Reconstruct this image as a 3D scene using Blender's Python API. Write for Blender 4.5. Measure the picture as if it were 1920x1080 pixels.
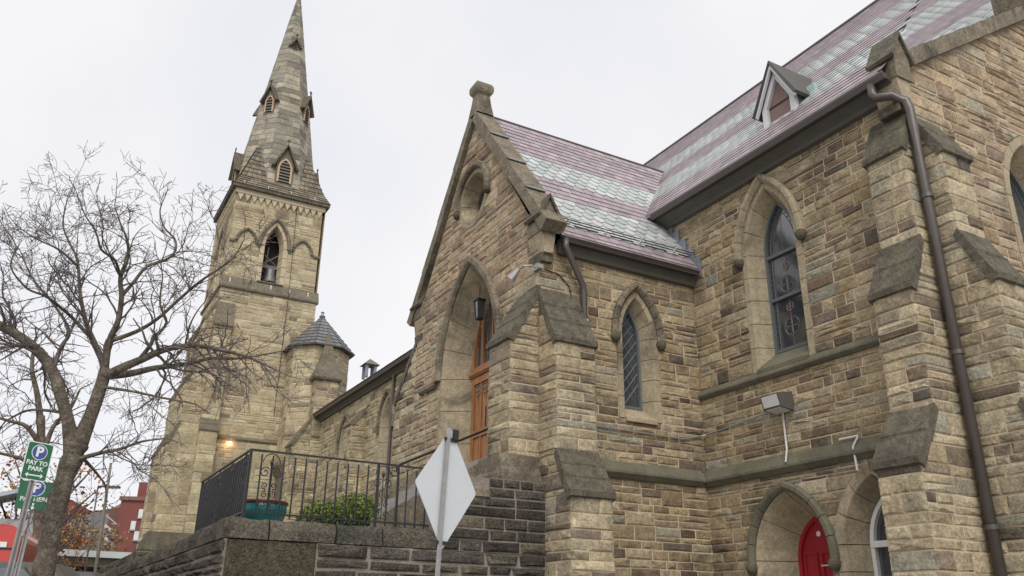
import bpy, math, random
from mathutils import Vector, Matrix
R_=math.radians
S=bpy.context.scene
for o in list(bpy.data.objects): bpy.data.objects.remove(o)
V=Vector
# ------------------------------------------------------------------ camera
YAW,PIT,ROL,FPX=R_(60.765),R_(21.827),R_(0.6756),1573.87
CAMP=V((0,0,1.7))
_f0=V((-math.sin(YAW),math.cos(YAW),0)); _r0=V((math.cos(YAW),math.sin(YAW),0)); _z=V((0,0,1))
CF=_f0*math.cos(PIT)+_z*math.sin(PIT); _u=_z*math.cos(PIT)-_f0*math.sin(PIT)
CR=_r0*math.cos(ROL)+_u*math.sin(ROL); CU=-_r0*math.sin(ROL)+_u*math.cos(ROL)
cam=bpy.data.cameras.new('camera'); camo=bpy.data.objects.new('camera',cam); S.collection.objects.link(camo)
cam.sensor_width=36; cam.lens=FPX/1920*36; cam.clip_end=3000; cam.clip_start=.05
mw=Matrix((CR,CU,-CF)).transposed().to_4x4(); mw.translation=CAMP; camo.matrix_world=mw
S.camera=camo
S.render.resolution_x=1024; S.render.resolution_y=576
# ------------------------------------------------------------------ world, sun, exposure
W=bpy.data.worlds.new('World'); S.world=W; W.use_nodes=True
nt=W.node_tree; nt.nodes.clear()
def _n(t,**k):
    n=nt.nodes.new(t)
    for a,b in k.items(): setattr(n,a,b)
    return n
SUN_EL,SUN_AZ=R_(46),R_(118)      # azimuth clockwise from +Y
sky=_n('ShaderNodeTexSky',sky_type='NISHITA',sun_disc=False); sky.sun_elevation=SUN_EL; sky.sun_rotation=SUN_AZ
tc=_n('ShaderNodeTexCoord'); no=_n('ShaderNodeTexNoise'); no.inputs['Scale'].default_value=1.6; no.inputs['Detail'].default_value=5; no.inputs['Roughness'].default_value=.5
rp=_n('ShaderNodeValToRGB'); rp.color_ramp.elements[0].position=.33; rp.color_ramp.elements[0].color=(5.55,5.62,5.95,1)
rp.color_ramp.elements[1].position=.52; rp.color_ramp.elements[1].color=(6.35,6.22,6.25,1)
mx=_n('ShaderNodeMixRGB'); mx.inputs[0].default_value=.93
bg=_n('ShaderNodeBackground'); bg.inputs[1].default_value=.1; ow=_n('ShaderNodeOutputWorld')
L=nt.links.new
L(tc.outputs['Generated'],no.inputs['Vector']); L(no.outputs['Fac'],rp.inputs[0]); L(sky.outputs[0],mx.inputs[1]); L(rp.outputs[0],mx.inputs[2]); L(mx.outputs[0],bg.inputs[0]); L(bg.outputs[0],ow.inputs[0])
sl=bpy.data.lights.new('sun','SUN'); sl.energy=1.5; sl.angle=R_(38); sl.color=(1,.965,.91)
slo=bpy.data.objects.new('sun',sl); S.collection.objects.link(slo)
sd=V((math.sin(SUN_AZ)*math.cos(SUN_EL),math.cos(SUN_AZ)*math.cos(SUN_EL),math.sin(SUN_EL)))
slo.rotation_euler=sd.to_track_quat('Z','Y').to_euler(); slo.location=(0,0,60)
S.view_settings.view_transform='Standard'; S.view_settings.look='None'; S.view_settings.gamma=1; S.view_settings.exposure=0.64
S.render.engine='CYCLES'
# ------------------------------------------------------------------ helpers
rng=random.Random(11)
U=rng.uniform
def ray(px,py): return CR*((px-960)/FPX)-CU*((py-540)/FPX)+CF
def at(px,py,dist):
    d=ray(px,py); return CAMP+d*(dist/math.hypot(d.x,d.y))
def onp(px,py,ax,v):
    d=ray(px,py); return CAMP+d*((v-CAMP[ax])/d[ax])
def proj(p):
    q=p-CAMP; z=q.dot(CF)
    if z<=.05: return None
    return (960+FPX*q.dot(CR)/z, 540-FPX*q.dot(CU)/z)
ROOT={}
def thing(name,label,cat,loc=(0,0,0),group=None):
    o=bpy.data.objects.new(name,None); S.collection.objects.link(o); o.location=loc; o.empty_display_size=.2
    o['label']=label; o['category']=cat
    if group: o['group']=group
    ROOT[o.name]=V(loc); return o
def off(p): return p.location if p.parent is None and p.type=='EMPTY' else V((0,0,0))   # part meshes keep world coordinates
def mesh(name,v,f,mat,parent=None,cols=None,smooth=False,kind=None,label=None,cat=None,group=None):
    me=bpy.data.meshes.new(name); me.from_pydata([tuple(p) for p in v],[],f)
    if mat: me.materials.append(mat)
    if cols is not None:
        a=me.attributes.new('col','FLOAT_COLOR','FACE')
        buf=[]
        for c in cols: buf+= [c[0],c[1],c[2],1.0]
        a.data.foreach_set('color',buf)
    if smooth: me.polygons.foreach_set('use_smooth',[True]*len(me.polygons))
    o=bpy.data.objects.new(name,me); S.collection.objects.link(o)
    if parent is not None:
        o.parent=parent; o.matrix_parent_inverse=Matrix.Translation(-off(parent))
    if kind: o['kind']=kind
    if label: o['label']=label
    if cat: o['category']=cat
    if group: o['group']=group
    return o
class MB:
    def __init__(s): s.v=[]; s.f=[]; s.c=[]
    def add(s,v,f,c=None):
        b=len(s.v); s.v+=list(v); s.f+=[tuple(i+b for i in q) for q in f]
        if c is not None: s.c+=[c]*len(f)
        return s
    def box(s,c,x,y,z,c_=None):
        v=[c+x*a+y*b+z*d for d in(-.5,.5) for b in(-.5,.5) for a in(-.5,.5)]
        return s.add(v,[(0,2,3,1),(4,5,7,6),(0,1,5,4),(2,6,7,3),(0,4,6,2),(1,3,7,5)],c_)
    def abox(s,x0,x1,y0,y1,z0,z1,c_=None):
        return s.box(V(((x0+x1)/2,(y0+y1)/2,(z0+z1)/2)),V((x1-x0,0,0)),V((0,y1-y0,0)),V((0,0,z1-z0)),c_)
    def tube(s,pts,rad,n=8,cap=True,c_=None):
        pts=[V(p) for p in pts]; b=len(s.v); k=len(pts)
        rr=rad if isinstance(rad,(list,tuple)) else [rad]*k
        t0=(pts[1]-pts[0]).normalized(); a=t0.orthogonal().normalized()
        nf=0
        for i,p in enumerate(pts):
            t=(pts[min(i+1,k-1)]-pts[max(i-1,0)])
            if t.length<1e-9: t=t0
            t=t.normalized(); a=(a-t*a.dot(t))
            a=a.normalized() if a.length>1e-6 else t.orthogonal().normalized()
            bb=t.cross(a)
            for j in range(n):
                an=2*math.pi*(j+.5)/n; s.v.append(p+(a*math.cos(an)+bb*math.sin(an))*rr[i])
        for i in range(k-1):
            for j in range(n):
                s.f.append((b+i*n+j,b+i*n+(j+1)%n,b+(i+1)*n+(j+1)%n,b+(i+1)*n+j)); nf+=1
        if cap:
            s.f.append(tuple(b+j for j in range(n))[::-1]); s.f.append(tuple(b+(k-1)*n+j for j in range(n))); nf+=2
        if c_ is not None: s.c+=[c_]*nf
        return s
    def prism(s,poly,d,c_=None):      # closed polygon (list of points) extruded by vector d
        n=len(poly); v=list(poly)+[p+d for p in poly]
        return s.add(v,[tuple(range(n))[::-1],tuple(range(n,2*n))]+[(i,(i+1)%n,n+(i+1)%n,n+i) for i in range(n)],c_)
    def lathe(s,c,prof,n=20,c_=None):
        v=[];f=[]
        for r,z in prof:
            for j in range(n):
                a=2*math.pi*j/n; v.append(c+V((r*math.cos(a),r*math.sin(a),z)))
        for i in range(len(prof)-1):
            for j in range(n): f.append((i*n+j,i*n+(j+1)%n,(i+1)*n+(j+1)%n,(i+1)*n+j))
        return s.add(v,f,c_)
    def build(s,name,mat,parent=None,smooth=False,**k):
        return mesh(name,s.v,s.f,mat,parent,s.c if s.c and len(s.c)==len(s.f) else None,smooth,**k)
# ------------------------------------------------------------------ materials
def material(name,col=(.5,.5,.5),rough=.8,metal=0,attr=False,var=0,vscale=3,bump=0,bscale=30,soot=0,sscale=.7,bump2=0,b2scale=120,spec=.3,streak=0,moss=0,speck=0,ior=0,emit=0,alpha=1,coat=0):
    m=bpy.data.materials.new(name); m.use_nodes=True; t=m.node_tree; N=t.nodes; P=N['Principled BSDF']; K=t.links.new
    P.inputs['Roughness'].default_value=rough; P.inputs['Metallic'].default_value=metal; P.inputs['Specular IOR Level'].default_value=spec
    if ior: P.inputs['IOR'].default_value=ior
    if coat: P.inputs['Coat Weight'].default_value=coat
    tc=N.new('ShaderNodeTexCoord')
    if attr:
        a=N.new('ShaderNodeAttribute'); a.attribute_name='col'; out=a.outputs['Color']
    else:
        c=N.new('ShaderNodeRGB'); c.outputs[0].default_value=(*col,1); out=c.outputs[0]
    def noise(sc,det=4,rough_=.55,vec=None,dist=0):
        n=N.new('ShaderNodeTexNoise'); n.inputs['Scale'].default_value=sc; n.inputs['Detail'].default_value=det; n.inputs['Roughness'].default_value=rough_; n.inputs['Distortion'].default_value=dist
        K(vec or tc.outputs['Object'],n.inputs['Vector']); return n.outputs['Fac']
    def mrange(x,a,b,c,d):
        n=N.new('ShaderNodeMapRange'); n.inputs[1].default_value=a; n.inputs[2].default_value=b; n.inputs[3].default_value=c; n.inputs[4].default_value=d; K(x,n.inputs[0]); return n.outputs[0]
    def mul(c,fac):
        n=N.new('ShaderNodeVectorMath'); n.operation='SCALE'; K(c,n.inputs[0]); K(fac,n.inputs['Scale']); return n.outputs[0]
    def mix(c,col2,fac):
        n=N.new('ShaderNodeMixRGB'); K(fac,n.inputs[0]); K(c,n.inputs[1]); n.inputs[2].default_value=(*col2,1); return n.outputs[0]
    if var:
        out=mul(out,mrange(noise(vscale,6,.65),.25,.75,1-var,1+var))
        out=mul(out,mrange(noise(vscale*9,3,.7),.3,.7,1-var*.55,1+var*.55))
    if speck:
        out=mul(out,mrange(noise(24,8,.75),.40,.58,1-speck,1.06)); out=mul(out,mrange(noise(6,7,.72,None,.8),.36,.62,1-speck*.8,1.1))
    if soot:
        out=mix(out,(.035,.031,.026),mrange(noise(sscale,7,.68,None,.6),.53,.70,0,soot))
    if streak:
        mp=N.new('ShaderNodeMapping'); mp.inputs['Scale'].default_value=(6,6,.5); K(tc.outputs['Object'],mp.inputs['Vector'])
        out=mix(out,(.04,.037,.03),mrange(noise(1.0,5,.6,mp.outputs[0]),.52,.72,0,streak))
    if moss:
        out=mix(out,(.13,.15,.06),mrange(noise(2.2,6,.7),.5,.7,0,moss))
    K(out,P.inputs['Base Color'])
    if emit: K(out,P.inputs['Emission Color']); P.inputs['Emission Strength'].default_value=emit
    if bump:
        b=N.new('ShaderNodeBump'); b.inputs['Strength'].default_value=1; b.inputs['Distance'].default_value=bump; K(noise(bscale,6,.65),b.inputs['Height'])
        last=b
        if bump2:
            b2=N.new('ShaderNodeBump'); b2.inputs['Strength'].default_value=1; b2.inputs['Distance'].default_value=bump2; K(noise(b2scale,3,.6),b2.inputs['Height']); K(b.outputs[0],b2.inputs['Normal']); last=b2
        K(last.outputs[0],P.inputs['Normal'])
    return m
M={}
M['stone']=material('sandstone',attr=True,speck=.34,rough=.92,var=.26,vscale=2.6,bump=.022,bscale=13,bump2=.009,b2scale=60,soot=.7,sscale=1.0)
M['stone_t']=material('tower_sandstone',attr=True,speck=.28,rough=.92,var=.22,vscale=1.6,bump=.02,bscale=9,soot=.45,sscale=.42)
M['stone_r']=material('dark_rubble_stone',attr=True,speck=.4,rough=.95,var=.33,vscale=3.5,bump=.10,bscale=8,bump2=.035,b2scale=32,soot=.55,sscale=1.1)
M['mortar']=material('pale_mortar',(.56,.45,.325),.95,var=.18,vscale=4,bump=.01,bscale=40)
M['mortar_t']=material('tower_mortar',(.48,.41,.285),.95,var=.15,vscale=3)
M['mortar_r']=material('grey_mortar',(.23,.20,.168),.95,var=.3,vscale=4,bump=.02,bscale=30)
M['dress']=material('dressed_sandstone',speck=.2,col=(.385,.32,.22),rough=.88,var=.16,vscale=2.2,bump=.012,bscale=26,soot=.7,sscale=.8,streak=.25)
M['cope']=material('weathered_coping',speck=.35,col=(.235,.20,.145),rough=.9,var=.3,vscale=2.5,bump=.018,bscale=22,soot=.8,sscale=1.1,streak=.45)
M['string']=material('mossy_string_course',(.15,.138,.10),.9,var=.2,vscale=3,bump=.015,bscale=24,soot=.5,sscale=1.0,moss=.3)
M['slab']=material('dark_weathering_slab',speck=.4,col=(.15,.13,.098),rough=.85,var=.35,vscale=5,bump=.02,bscale=20,bump2=.006,b2scale=70,soot=.75,sscale=1.8,moss=.35,streak=.4)
M['slab_m']=material('lichened_slab',(.17,.15,.12),.85,var=.3,vscale=5,bump=.015,bscale=24,soot=.4,sscale=2,moss=.8)
M['cope_t']=material('tower_coping',speck=.3,col=(.20,.172,.128),rough=.9,var=.2,vscale=2,bump=.02,bscale=15,soot=.6,sscale=.6)
M['tile']=material('roof_slate',attr=True,rough=.36,var=.16,vscale=5,bump=.004,bscale=40,spec=.5)
M['deck']=material('roof_underlay',(.05,.045,.05),.8)
M['gutter']=material('brown_gutter_metal',(.102,.088,.082),.42,metal=.3,var=.12,vscale=4,spec=.5)
M['board']=material('grey_fascia_board',(.10,.096,.083),.7,var=.15,vscale=4)
M['lead']=material('blue_grey_lead',(.27,.30,.35),.45,metal=.5,var=.25,vscale=5,bump=.004,bscale=20)
M['white']=material('white_metal',(.62,.62,.60),.4,spec=.5)
M['copper']=material('copper_patina',(.36,.50,.46),.6,var=.15,vscale=4)
M['iron']=material('black_wrought_iron',(.022,.022,.024),.5,metal=.2,spec=.5,var=.25,vscale=20)
M['wood']=None
M['red']=material('red_door_paint',(.34,.016,.030),.38,var=.06,vscale=6,spec=.5)
M['glass']=material('dark_glass',(.035,.042,.052),.07,spec=1.0,ior=1.75,bump=.0015,bscale=5)
M['lead_came']=material('lead_came',(.20,.21,.215),.5,metal=.2)
M['amber']=material('amber_glass',(.10,.032,.018),.12,spec=.6,var=.4,vscale=25)
M['blue']=material('blue_glass',(.03,.035,.045),.12,spec=.6,var=.35,vscale=20)
M['frame']=material('blue_grey_window_frame',(.12,.135,.14),.5)
M['plank_d']=material('dormer_panel',(.20,.135,.12),.55,var=.12,vscale=8)
M['grey_paint']=material('grey_white_paint',(.60,.60,.61),.55,var=.08,vscale=5)
M['steel']=material('galvanised_steel',(.36,.36,.355),.42,metal=.55,var=.18,vscale=9)
M['alu']=material('bare_aluminium_plate',(.60,.625,.65),.45,metal=.25,var=.04,vscale=3)
M['green_sign']=material('green_sign_sheet',(.015,.135,.062),.4,spec=.5)
M['blue_sign']=material('blue_sign_sheet',(.045,.085,.33),.4,spec=.5)
M['sign_white']=material('white_sign_sheet',(.78,.79,.77),.4,spec=.5)
M['bark']=material('bark',(.18,.152,.118),.95,var=.45,vscale=6,bump=.05,bscale=14,bump2=.02,b2scale=45,speck=.35)
M['twig']=material('twig_bark',(.13,.108,.102),.9,var=.25,vscale=4)
M['teal']=material('teal_glaze',(.012,.13,.135),.25,spec=.6,var=.35,vscale=7)
M['terra']=material('oxblood_rim_glaze',(.11,.025,.018),.35,spec=.5,var=.3,vscale=9)
M['soil']=material('soil',(.04,.03,.02),.95)
M['leaf']=material('shrub_leaf',attr=True,rough=.55,spec=.3)
M['grass']=material('grass',(.075,.12,.025),.9,var=.35,vscale=8,bump=.05,bscale=60)
M['asphalt']=material('asphalt',(.05,.05,.052),.9,var=.2,vscale=4,bump=.008,bscale=120)
M['pave']=material('concrete_paving',(.30,.29,.27),.9,var=.15,vscale=2,bump=.005,bscale=60)
M['kerb']=material('kerb_stone',(.27,.26,.24),.85,var=.15,vscale=3)
M['bronze']=material('grey_bell_bronze',(.17,.17,.175),.5,metal=.4,var=.2,vscale=4)
M['timber']=material('grey_timber',(.17,.15,.125),.8,var=.25,vscale=5)
M['louver']=material('pale_orange_louver_wood',(.52,.36,.24),.75,var=.2,vscale=5)
M['slate_g']=material('grey_slate',attr=True,rough=.45,var=.14,vscale=6,spec=.5)
M['brick']=material('red_brick_far',(.19,.065,.058),.9,var=.14,vscale=.7)
M['brick2']=material('brown_brick_far',(.19,.105,.085),.9,var=.14,vscale=.7)
M['greywall']=material('grey_siding',(.22,.22,.225),.85,var=.12,vscale=.6)
M['beige']=material('beige_wall',(.33,.29,.25),.85,var=.1,vscale=.5)
M['fascia']=material('pale_metal_fascia',(.62,.66,.69),.5,var=.05,vscale=.4)
M['pane_l']=material('pale_blind_pane',(.60,.62,.62),.3,spec=.5)
M['red_car']=material('red_truck_paint',(.55,.055,.045),.3,spec=.5,coat=.4)
M['car_dark']=material('dark_car_paint',(.045,.05,.058),.25,spec=.5,coat=.5)
M['tyre']=material('tyre_rubber',(.02,.02,.02),.9)
M['leaf_o']=material('autumn_leaf',attr=True,rough=.7)
M['bulb']=material('lit_bulb',(1,.62,.3),.5,emit=14)
M['plaster']=material('pale_house_wall',(.38,.36,.35),.85,var=.1,vscale=.6)
M['paleroof']=material('pale_metal_roof',(.42,.47,.52),.5,var=.08,vscale=.5)
def wood_mat():
    m=bpy.data.materials.new('varnished_oak'); m.use_nodes=True; t=m.node_tree; N=t.nodes; P=N['Principled BSDF']; K=t.links.new
    tc=N.new('ShaderNodeTexCoord'); mp=N.new('ShaderNodeMapping'); mp.inputs['Scale'].default_value=(14,14,1.1); K(tc.outputs['Object'],mp.inputs['Vector'])
    n=N.new('ShaderNodeTexNoise'); n.inputs['Scale'].default_value=2.2; n.inputs['Detail'].default_value=6; n.inputs['Distortion'].default_value=.5; K(mp.outputs[0],n.inputs['Vector'])
    r=N.new('ShaderNodeValToRGB'); r.color_ramp.elements[0].position=.3; r.color_ramp.elements[0].color=(.20,.082,.028,1); r.color_ramp.elements[1].position=.72; r.color_ramp.elements[1].color=(.42,.19,.075,1)
    K(n.outputs['Fac'],r.inputs[0]); K(r.outputs[0],P.inputs['Base Color']); P.inputs['Roughness'].default_value=.42; P.inputs['Coat Weight'].default_value=.2; return m
M['wood']=wood_mat()
# ------------------------------------------------------------------ wall frames and masonry
class Frame:
    def __init__(s,O,u,n): s.O=V(O); s.u=V(u); s.n=V(n)
    def p(s,a,d,z): return s.O+s.u*a+s.n*d+V((0,0,z))
PAL_A=[((.365,.288,.178),6),((.325,.255,.16),5),((.41,.33,.212),4),((.285,.216,.14),3.6),((.21,.158,.11),1.6),((.135,.106,.082),.7),((.315,.29,.215),1.2),((.45,.38,.255),2)]
PAL_F=[((.43,.335,.222),6),((.385,.294,.194),5),((.47,.38,.262),4),((.34,.25,.168),3.5),((.28,.205,.15),1.2),((.43,.385,.285),1.6)]
PAL_B=[((.475,.40,.27),6),((.42,.348,.232),5),((.365,.298,.202),3.5),((.265,.212,.152),1.6),((.38,.345,.26),1.4),((.145,.12,.092),1)]
PAL_T=[((.46,.39,.255),6),((.50,.43,.29),5),((.42,.35,.228),4),((.31,.245,.162),1.5),((.235,.19,.135),.7)]
PAL_R=[((.185,.158,.128),6),((.15,.128,.106),5),((.225,.192,.152),4),((.28,.24,.18),1.8),((.12,.103,.088),3),((.195,.16,.138),2)]
PAL_SP=[((.29,.27,.215),6),((.34,.31,.24),4),((.25,.23,.185),5),((.19,.172,.14),2),((.40,.36,.275),1.5)]
def pick(pal):
    t=sum(w for _,w in pal); x=U(0,t)
    for c,w in pal:
        x-=w
        if x<=0: break
    k=U(.84,1.16)*1.06; h=U(-.01,.01)
    return (max(.02,c[0]*k+h),max(.02,c[1]*k),max(.015,c[2]*k-h))
def make_courses(z0,z1,forced,hmin,hmax):
    lv=sorted({round(z,3) for z in forced if z0<z<z1}|{z0,z1}); out=[z0]
    for a,b in zip(lv,lv[1:]):
        h=b-a; zs=[a]
        while zs[-1]<b-1e-6:
            s=U(hmin,hmax)
            if b-zs[-1]-s<hmin*.7: s=b-zs[-1]
            zs.append(min(b,zs[-1]+s))
        if len(zs)>2 and zs[-1]-zs[-2]>hmax*1.3:
            zs.insert(-1,(zs[-1]+zs[-2])/2)
        out+=zs[1:]
    return out
def clipc(tab,z0,z1,tol=.07):
    m=[z for z in tab if z0+tol<z<z1-tol]
    return [z0]+m+[z1]
class Store:
    """gathers the stones of one thing; the largest in view become objects, the rest one mesh"""
    def __init__(s,root,mat,name='stone',limit=300): s.root=root; s.mat=mat; s.items=[]; s.name=name; s.limit=limit
    def add(s,v,f,col,parent,area): s.items.append((area,v,f,col,parent))
    def flush(s,smooth=False):
        s.items.sort(key=lambda t:-t[0])
        for a,v,f,c,p in s.items[:s.limit]: mesh(s.name,v,f,s.mat,p,[c]*len(f),smooth)
        if len(s.items)>s.limit:
            b=MB()
            for a,v,f,c,p in s.items[s.limit:]: b.add(v,f,c)
            b.build(s.name,s.mat,s.root,smooth,kind='stuff')
def parea(pts):
    q=[proj(p) for p in pts]
    if any(x is None for x in q): return 0
    cx=sum(a for a,b in q)/len(q); cy=sum(b for a,b in q)/len(q)
    if not(0<cx<1920 and 0<cy<1080): return 0
    s=0
    for (a,b),(c,d) in zip(q,q[1:]+q[:1]): s+=a*d-b*c
    return abs(s)/2
SF=[(0,1,9,8),(1,2,10,9),(2,3,11,10),(3,4,12,11),(4,5,13,12),(5,6,14,13),(6,7,15,14),(7,0,8,15)]+[(8+i,8+(i+1)%8,16+(i+1)%8,16+i) for i in range(8)]+[(16+i,16+(i+1)%8,24) for i in range(8)]
def stone(fr,q,e,r,col,store,parent,vis=1.0):
    """q: four (u,z) corners bl br tr tl"""
    c4=[V((a,b)) for a,b in q]
    ring=[]
    for i in range(4): ring+= [c4[i],(c4[i]+c4[(i+1)%4])/2]
    cc=sum(c4,V((0,0)))/4
    w=min((c4[1]-c4[0]).length+(c4[2]-c4[3]).length,(c4[3]-c4[0]).length+(c4[2]-c4[1]).length)/2
    k=min(.42,.018/max(w/2,.01))
    v=[fr.p(a.x,-.012,a.y) for a in ring]
    v+=[fr.p(a.x+U(-.004,.004),e+U(-.003,.003),a.y+U(-.004,.004)) for a in ring]
    for a in ring:
        b=a.lerp(cc,k*U(.7,1.5)); v.append(fr.p(b.x,e+r*U(.45,1.1),b.y))
    v.append(fr.p(cc.x+U(-.1,.1)*w,e+r*U(.6,1.5),cc.y))
    store.add(v,SF,col,parent,parea([v[8],v[10],v[12],v[14]])*vis)
def wall(fr,outer,openings,zs,store,parent,pal,mort,wmin=.22,wmax=.66,j=.019,rel=.016,edgeL=False,edgeR=False,name='wall',split=.24,jit=0.003,vis=1.0,label=None):
    mb=MB(); eps=1e-3
    trap=[]
    for zb,zt in zip(zs,zs[1:]):
        ob,ot=outer(zb+eps),outer(zt-eps)
        if ob is None: continue
        if ot is None: c=(ob[0]+ob[1])/2; ot=(c,c)
        lst=[(ob[0],ob[1],ot[0],ot[1],True,True)]
        for op in openings:
            pb,pt=op(zb+eps),op(zt-eps)
            if pb is None and pt is None: continue
            if pb is None: c=(pt[0]+pt[1])/2; pb=(c,c)
            if pt is None: c=(pb[0]+pb[1])/2; pt=(c,c)
            new=[]
            for (a,b,c,d,l,r) in lst:
                if pb[0]<b and pb[1]>a or pt[0]<d and pt[1]>c:
                    if pb[0]>a or pt[0]>c: new.append((a,max(a,min(b,pb[0])),c,max(c,min(d,pt[0])),l,False))
                    if pb[1]<b or pt[1]<d: new.append((min(b,max(a,pb[1])),b,min(d,max(c,pt[1])),d,False,r))
                else: new.append((a,b,c,d,l,r))
            lst=new
        for t in lst: trap.append((zb,zt)+t)
    for zb,zt,a,b,c,d,l,r in trap:
        if (b-a)+(d-c)<.03: continue
        mb.add([fr.p(a,0,zb),fr.p(b,0,zb),fr.p(d,0,zt),fr.p(c,0,zt)],[(0,1,2,3)])
    wo=mb.build(name,mort,parent,label=label)
    def put(q,h):
        if q[1][0]-q[0][0]+q[2][0]-q[3][0]<.06: return
        if jit: q=[(x+U(-jit,jit),z+U(-jit,jit)*.7) for x,z in q]
        stone(fr,q,U(.001,.012),rel*U(.4,1.5),pick(pal),store,wo,vis)
    for zb,zt,a,b,c,d,l,r in trap:
        wav=((b-a)+(d-c))/2; h=zt-zb
        if wav<.05: continue
        lo,hi=max(a,c),min(b,d)
        L_=lambda f:a+(c-a)*f
        R2=lambda f:b+(d-b)*f
        cuts=[]
        if hi-lo>wmin*1.6:
            x=lo
            while True:
                x+=U(wmin*1.5,wmax*1.5)
                if x>hi-wmin: break
                cuts.append(x)
        segs=[None]+cuts+[None]
        for i in range(len(segs)-1):
            first,last=i==0,i==len(segs)-2
            el=first and l and edgeL; er=last and r and edgeR
            sw=((segs[i+1] if not last else (b+d)/2)-(segs[i] if not first else (a+c)/2))
            p=U(0,1); lay=[0,1]
            if h>.19 and p<split*2: lay=[0,U(.34,.66),1]
            if h>.30 and p<split*.6: lay=[0,U(.25,.4),U(.58,.75),1]
            for f0,f1 in zip(lay,lay[1:]):
                hh=(f1-f0)*h
                if hh<j+.02: continue
                zz0,zz1=zb+h*f0+j/2,zb+h*f1-j/2
                n=max(1,int(round(sw/U(wmin*1.1,wmax*1.05)))) if hh>.1 else max(1,int(round(sw/U(wmin*1.3,wmax*1.5))))
                x0=segs[i] if not first else lo; x1=segs[i+1] if not last else hi
                ins=sorted(x0+(x1-x0)*((k+U(-.22,.22))/n) for k in range(1,n)) if n>1 and x1-x0>.25 else []
                bb=[None]+ins+[None]
                for k in range(len(bb)-1):
                    xl0=(bb[k],bb[k]) if bb[k] is not None else ((L_(f0),L_(f1)) if first else (segs[i],segs[i]))
                    xr0=(bb[k+1],bb[k+1]) if bb[k+1] is not None else ((R2(f0),R2(f1)) if last else (segs[i+1],segs[i+1]))
                    jl=-.006 if(el and k==0) else j/2; jr=-.006 if(er and k==len(bb)-2) else j/2
                    put([(xl0[0]+jl,zz0),(xr0[0]-jr,zz0),(xr0[1]-jr,zz1),(xl0[1]+jl,zz1)],hh)
    return wo
class Arch:
    def __init__(s,cu,a,zb,zs,h): s.cu,s.a,s.zb,s.zs,s.h=cu,a,zb,zs,h; s.R=(a*a+h*h)/(2*a)
    def hw(s,z,n=0):
        if z<s.zb-1e-6: return None
        if z<=s.zs: return s.a+n
        x=(s.R+n)**2-(z-s.zs)**2
        if x<=0: return None
        w=math.sqrt(x)-(s.R-s.a); return w if w>0 else None
    def op(s,n):
        def f(z):
            w=s.hw(z,n); return None if w is None else (s.cu-w,s.cu+w)
        return f
    def pt(s,n,t):
        """t in 0..4: left jamb, left arc, right arc, right jamb"""
        if t<1: return (s.cu-s.a-n, s.zb+(s.zs-s.zb)*t)
        if t>3: return (s.cu+s.a+n, s.zb+(s.zs-s.zb)*(4-t))
        ph=math.acos(max(-1,min(1,(s.R-s.a)/(s.R+n)))); k=t-1 if t<=2 else 3-t
        an=ph*k; x=(s.R+n)*math.cos(an)-(s.R-s.a); z=s.zs+(s.R+n)*math.sin(an)
        return (s.cu-x,z) if t<=2 else (s.cu+x,z)
    def apex(s,n=0): return s.zs+math.sqrt((s.R+n)**2-(s.R-s.a)**2)
def sweep(fr,ar,prof,t0,t1,mb,seg=.125,c_=None):
    n=max(1,int(math.ceil((t1-t0)/seg)) if t1>1.001 and t0<2.999 else 1)
    if t0<1<t1 or t0<3<t1: n=max(n,8)
    k=len(prof); v=[];f=[]
    for i in range(n+1):
        t=t0+(t1-t0)*i/n
        for (a,d) in prof:
            x,z=ar.pt(a,t); v.append(fr.p(x,d,z))
    for i in range(n):
        for q in range(k): f.append((i*k+q,i*k+(q+1)%k,(i+1)*k+(q+1)%k,(i+1)*k+q))
    f.append(tuple(range(k))); f.append(tuple(range(n*k,(n+1)*k)))
    mb.add(v,f,c_); return mb
def blocks(fr,ar,prof,cuts,name,mat,parent,gap=.006):
    for a,b in zip(cuts,cuts[1:]):
        g=gap/ max(.3,(ar.zs-ar.zb if b<=1 or a>=3 else ar.h*1.15))
        sweep(fr,ar,prof,a+g,b-g,MB()).build(name,mat,parent)
def jcuts(ar,step):
    n=max(1,round((ar.zs-ar.zb)/step)); m=max(2,round(ar.h*1.2/step))
    return [i/n for i in range(n)]+[1+i/m for i in range(m)]+[2+i/m for i in range(m)]+[3+i/n for i in range(n+1)]
def course_line(fr,prof,u0,u1,name,mat,parent,step=1.3,gap=.008):
    """a moulding of profile (n,z) run along u in separate stones"""
    n=max(1,round((u1-u0)/step)); us=[u0+(u1-u0)*i/n+(U(-.15,.15)*step if 0<i<n else 0) for i in range(n+1)]
    for a,b in zip(us,us[1:]):
        a2=a+(gap/2 if a>u0+.01 else 0); b2=b-(gap/2 if b<u1-.01 else 0)
        MB().prism([fr.p(a2,d,z) for d,z in prof],fr.u*(b2-a2)).build(name,mat,parent)
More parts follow.
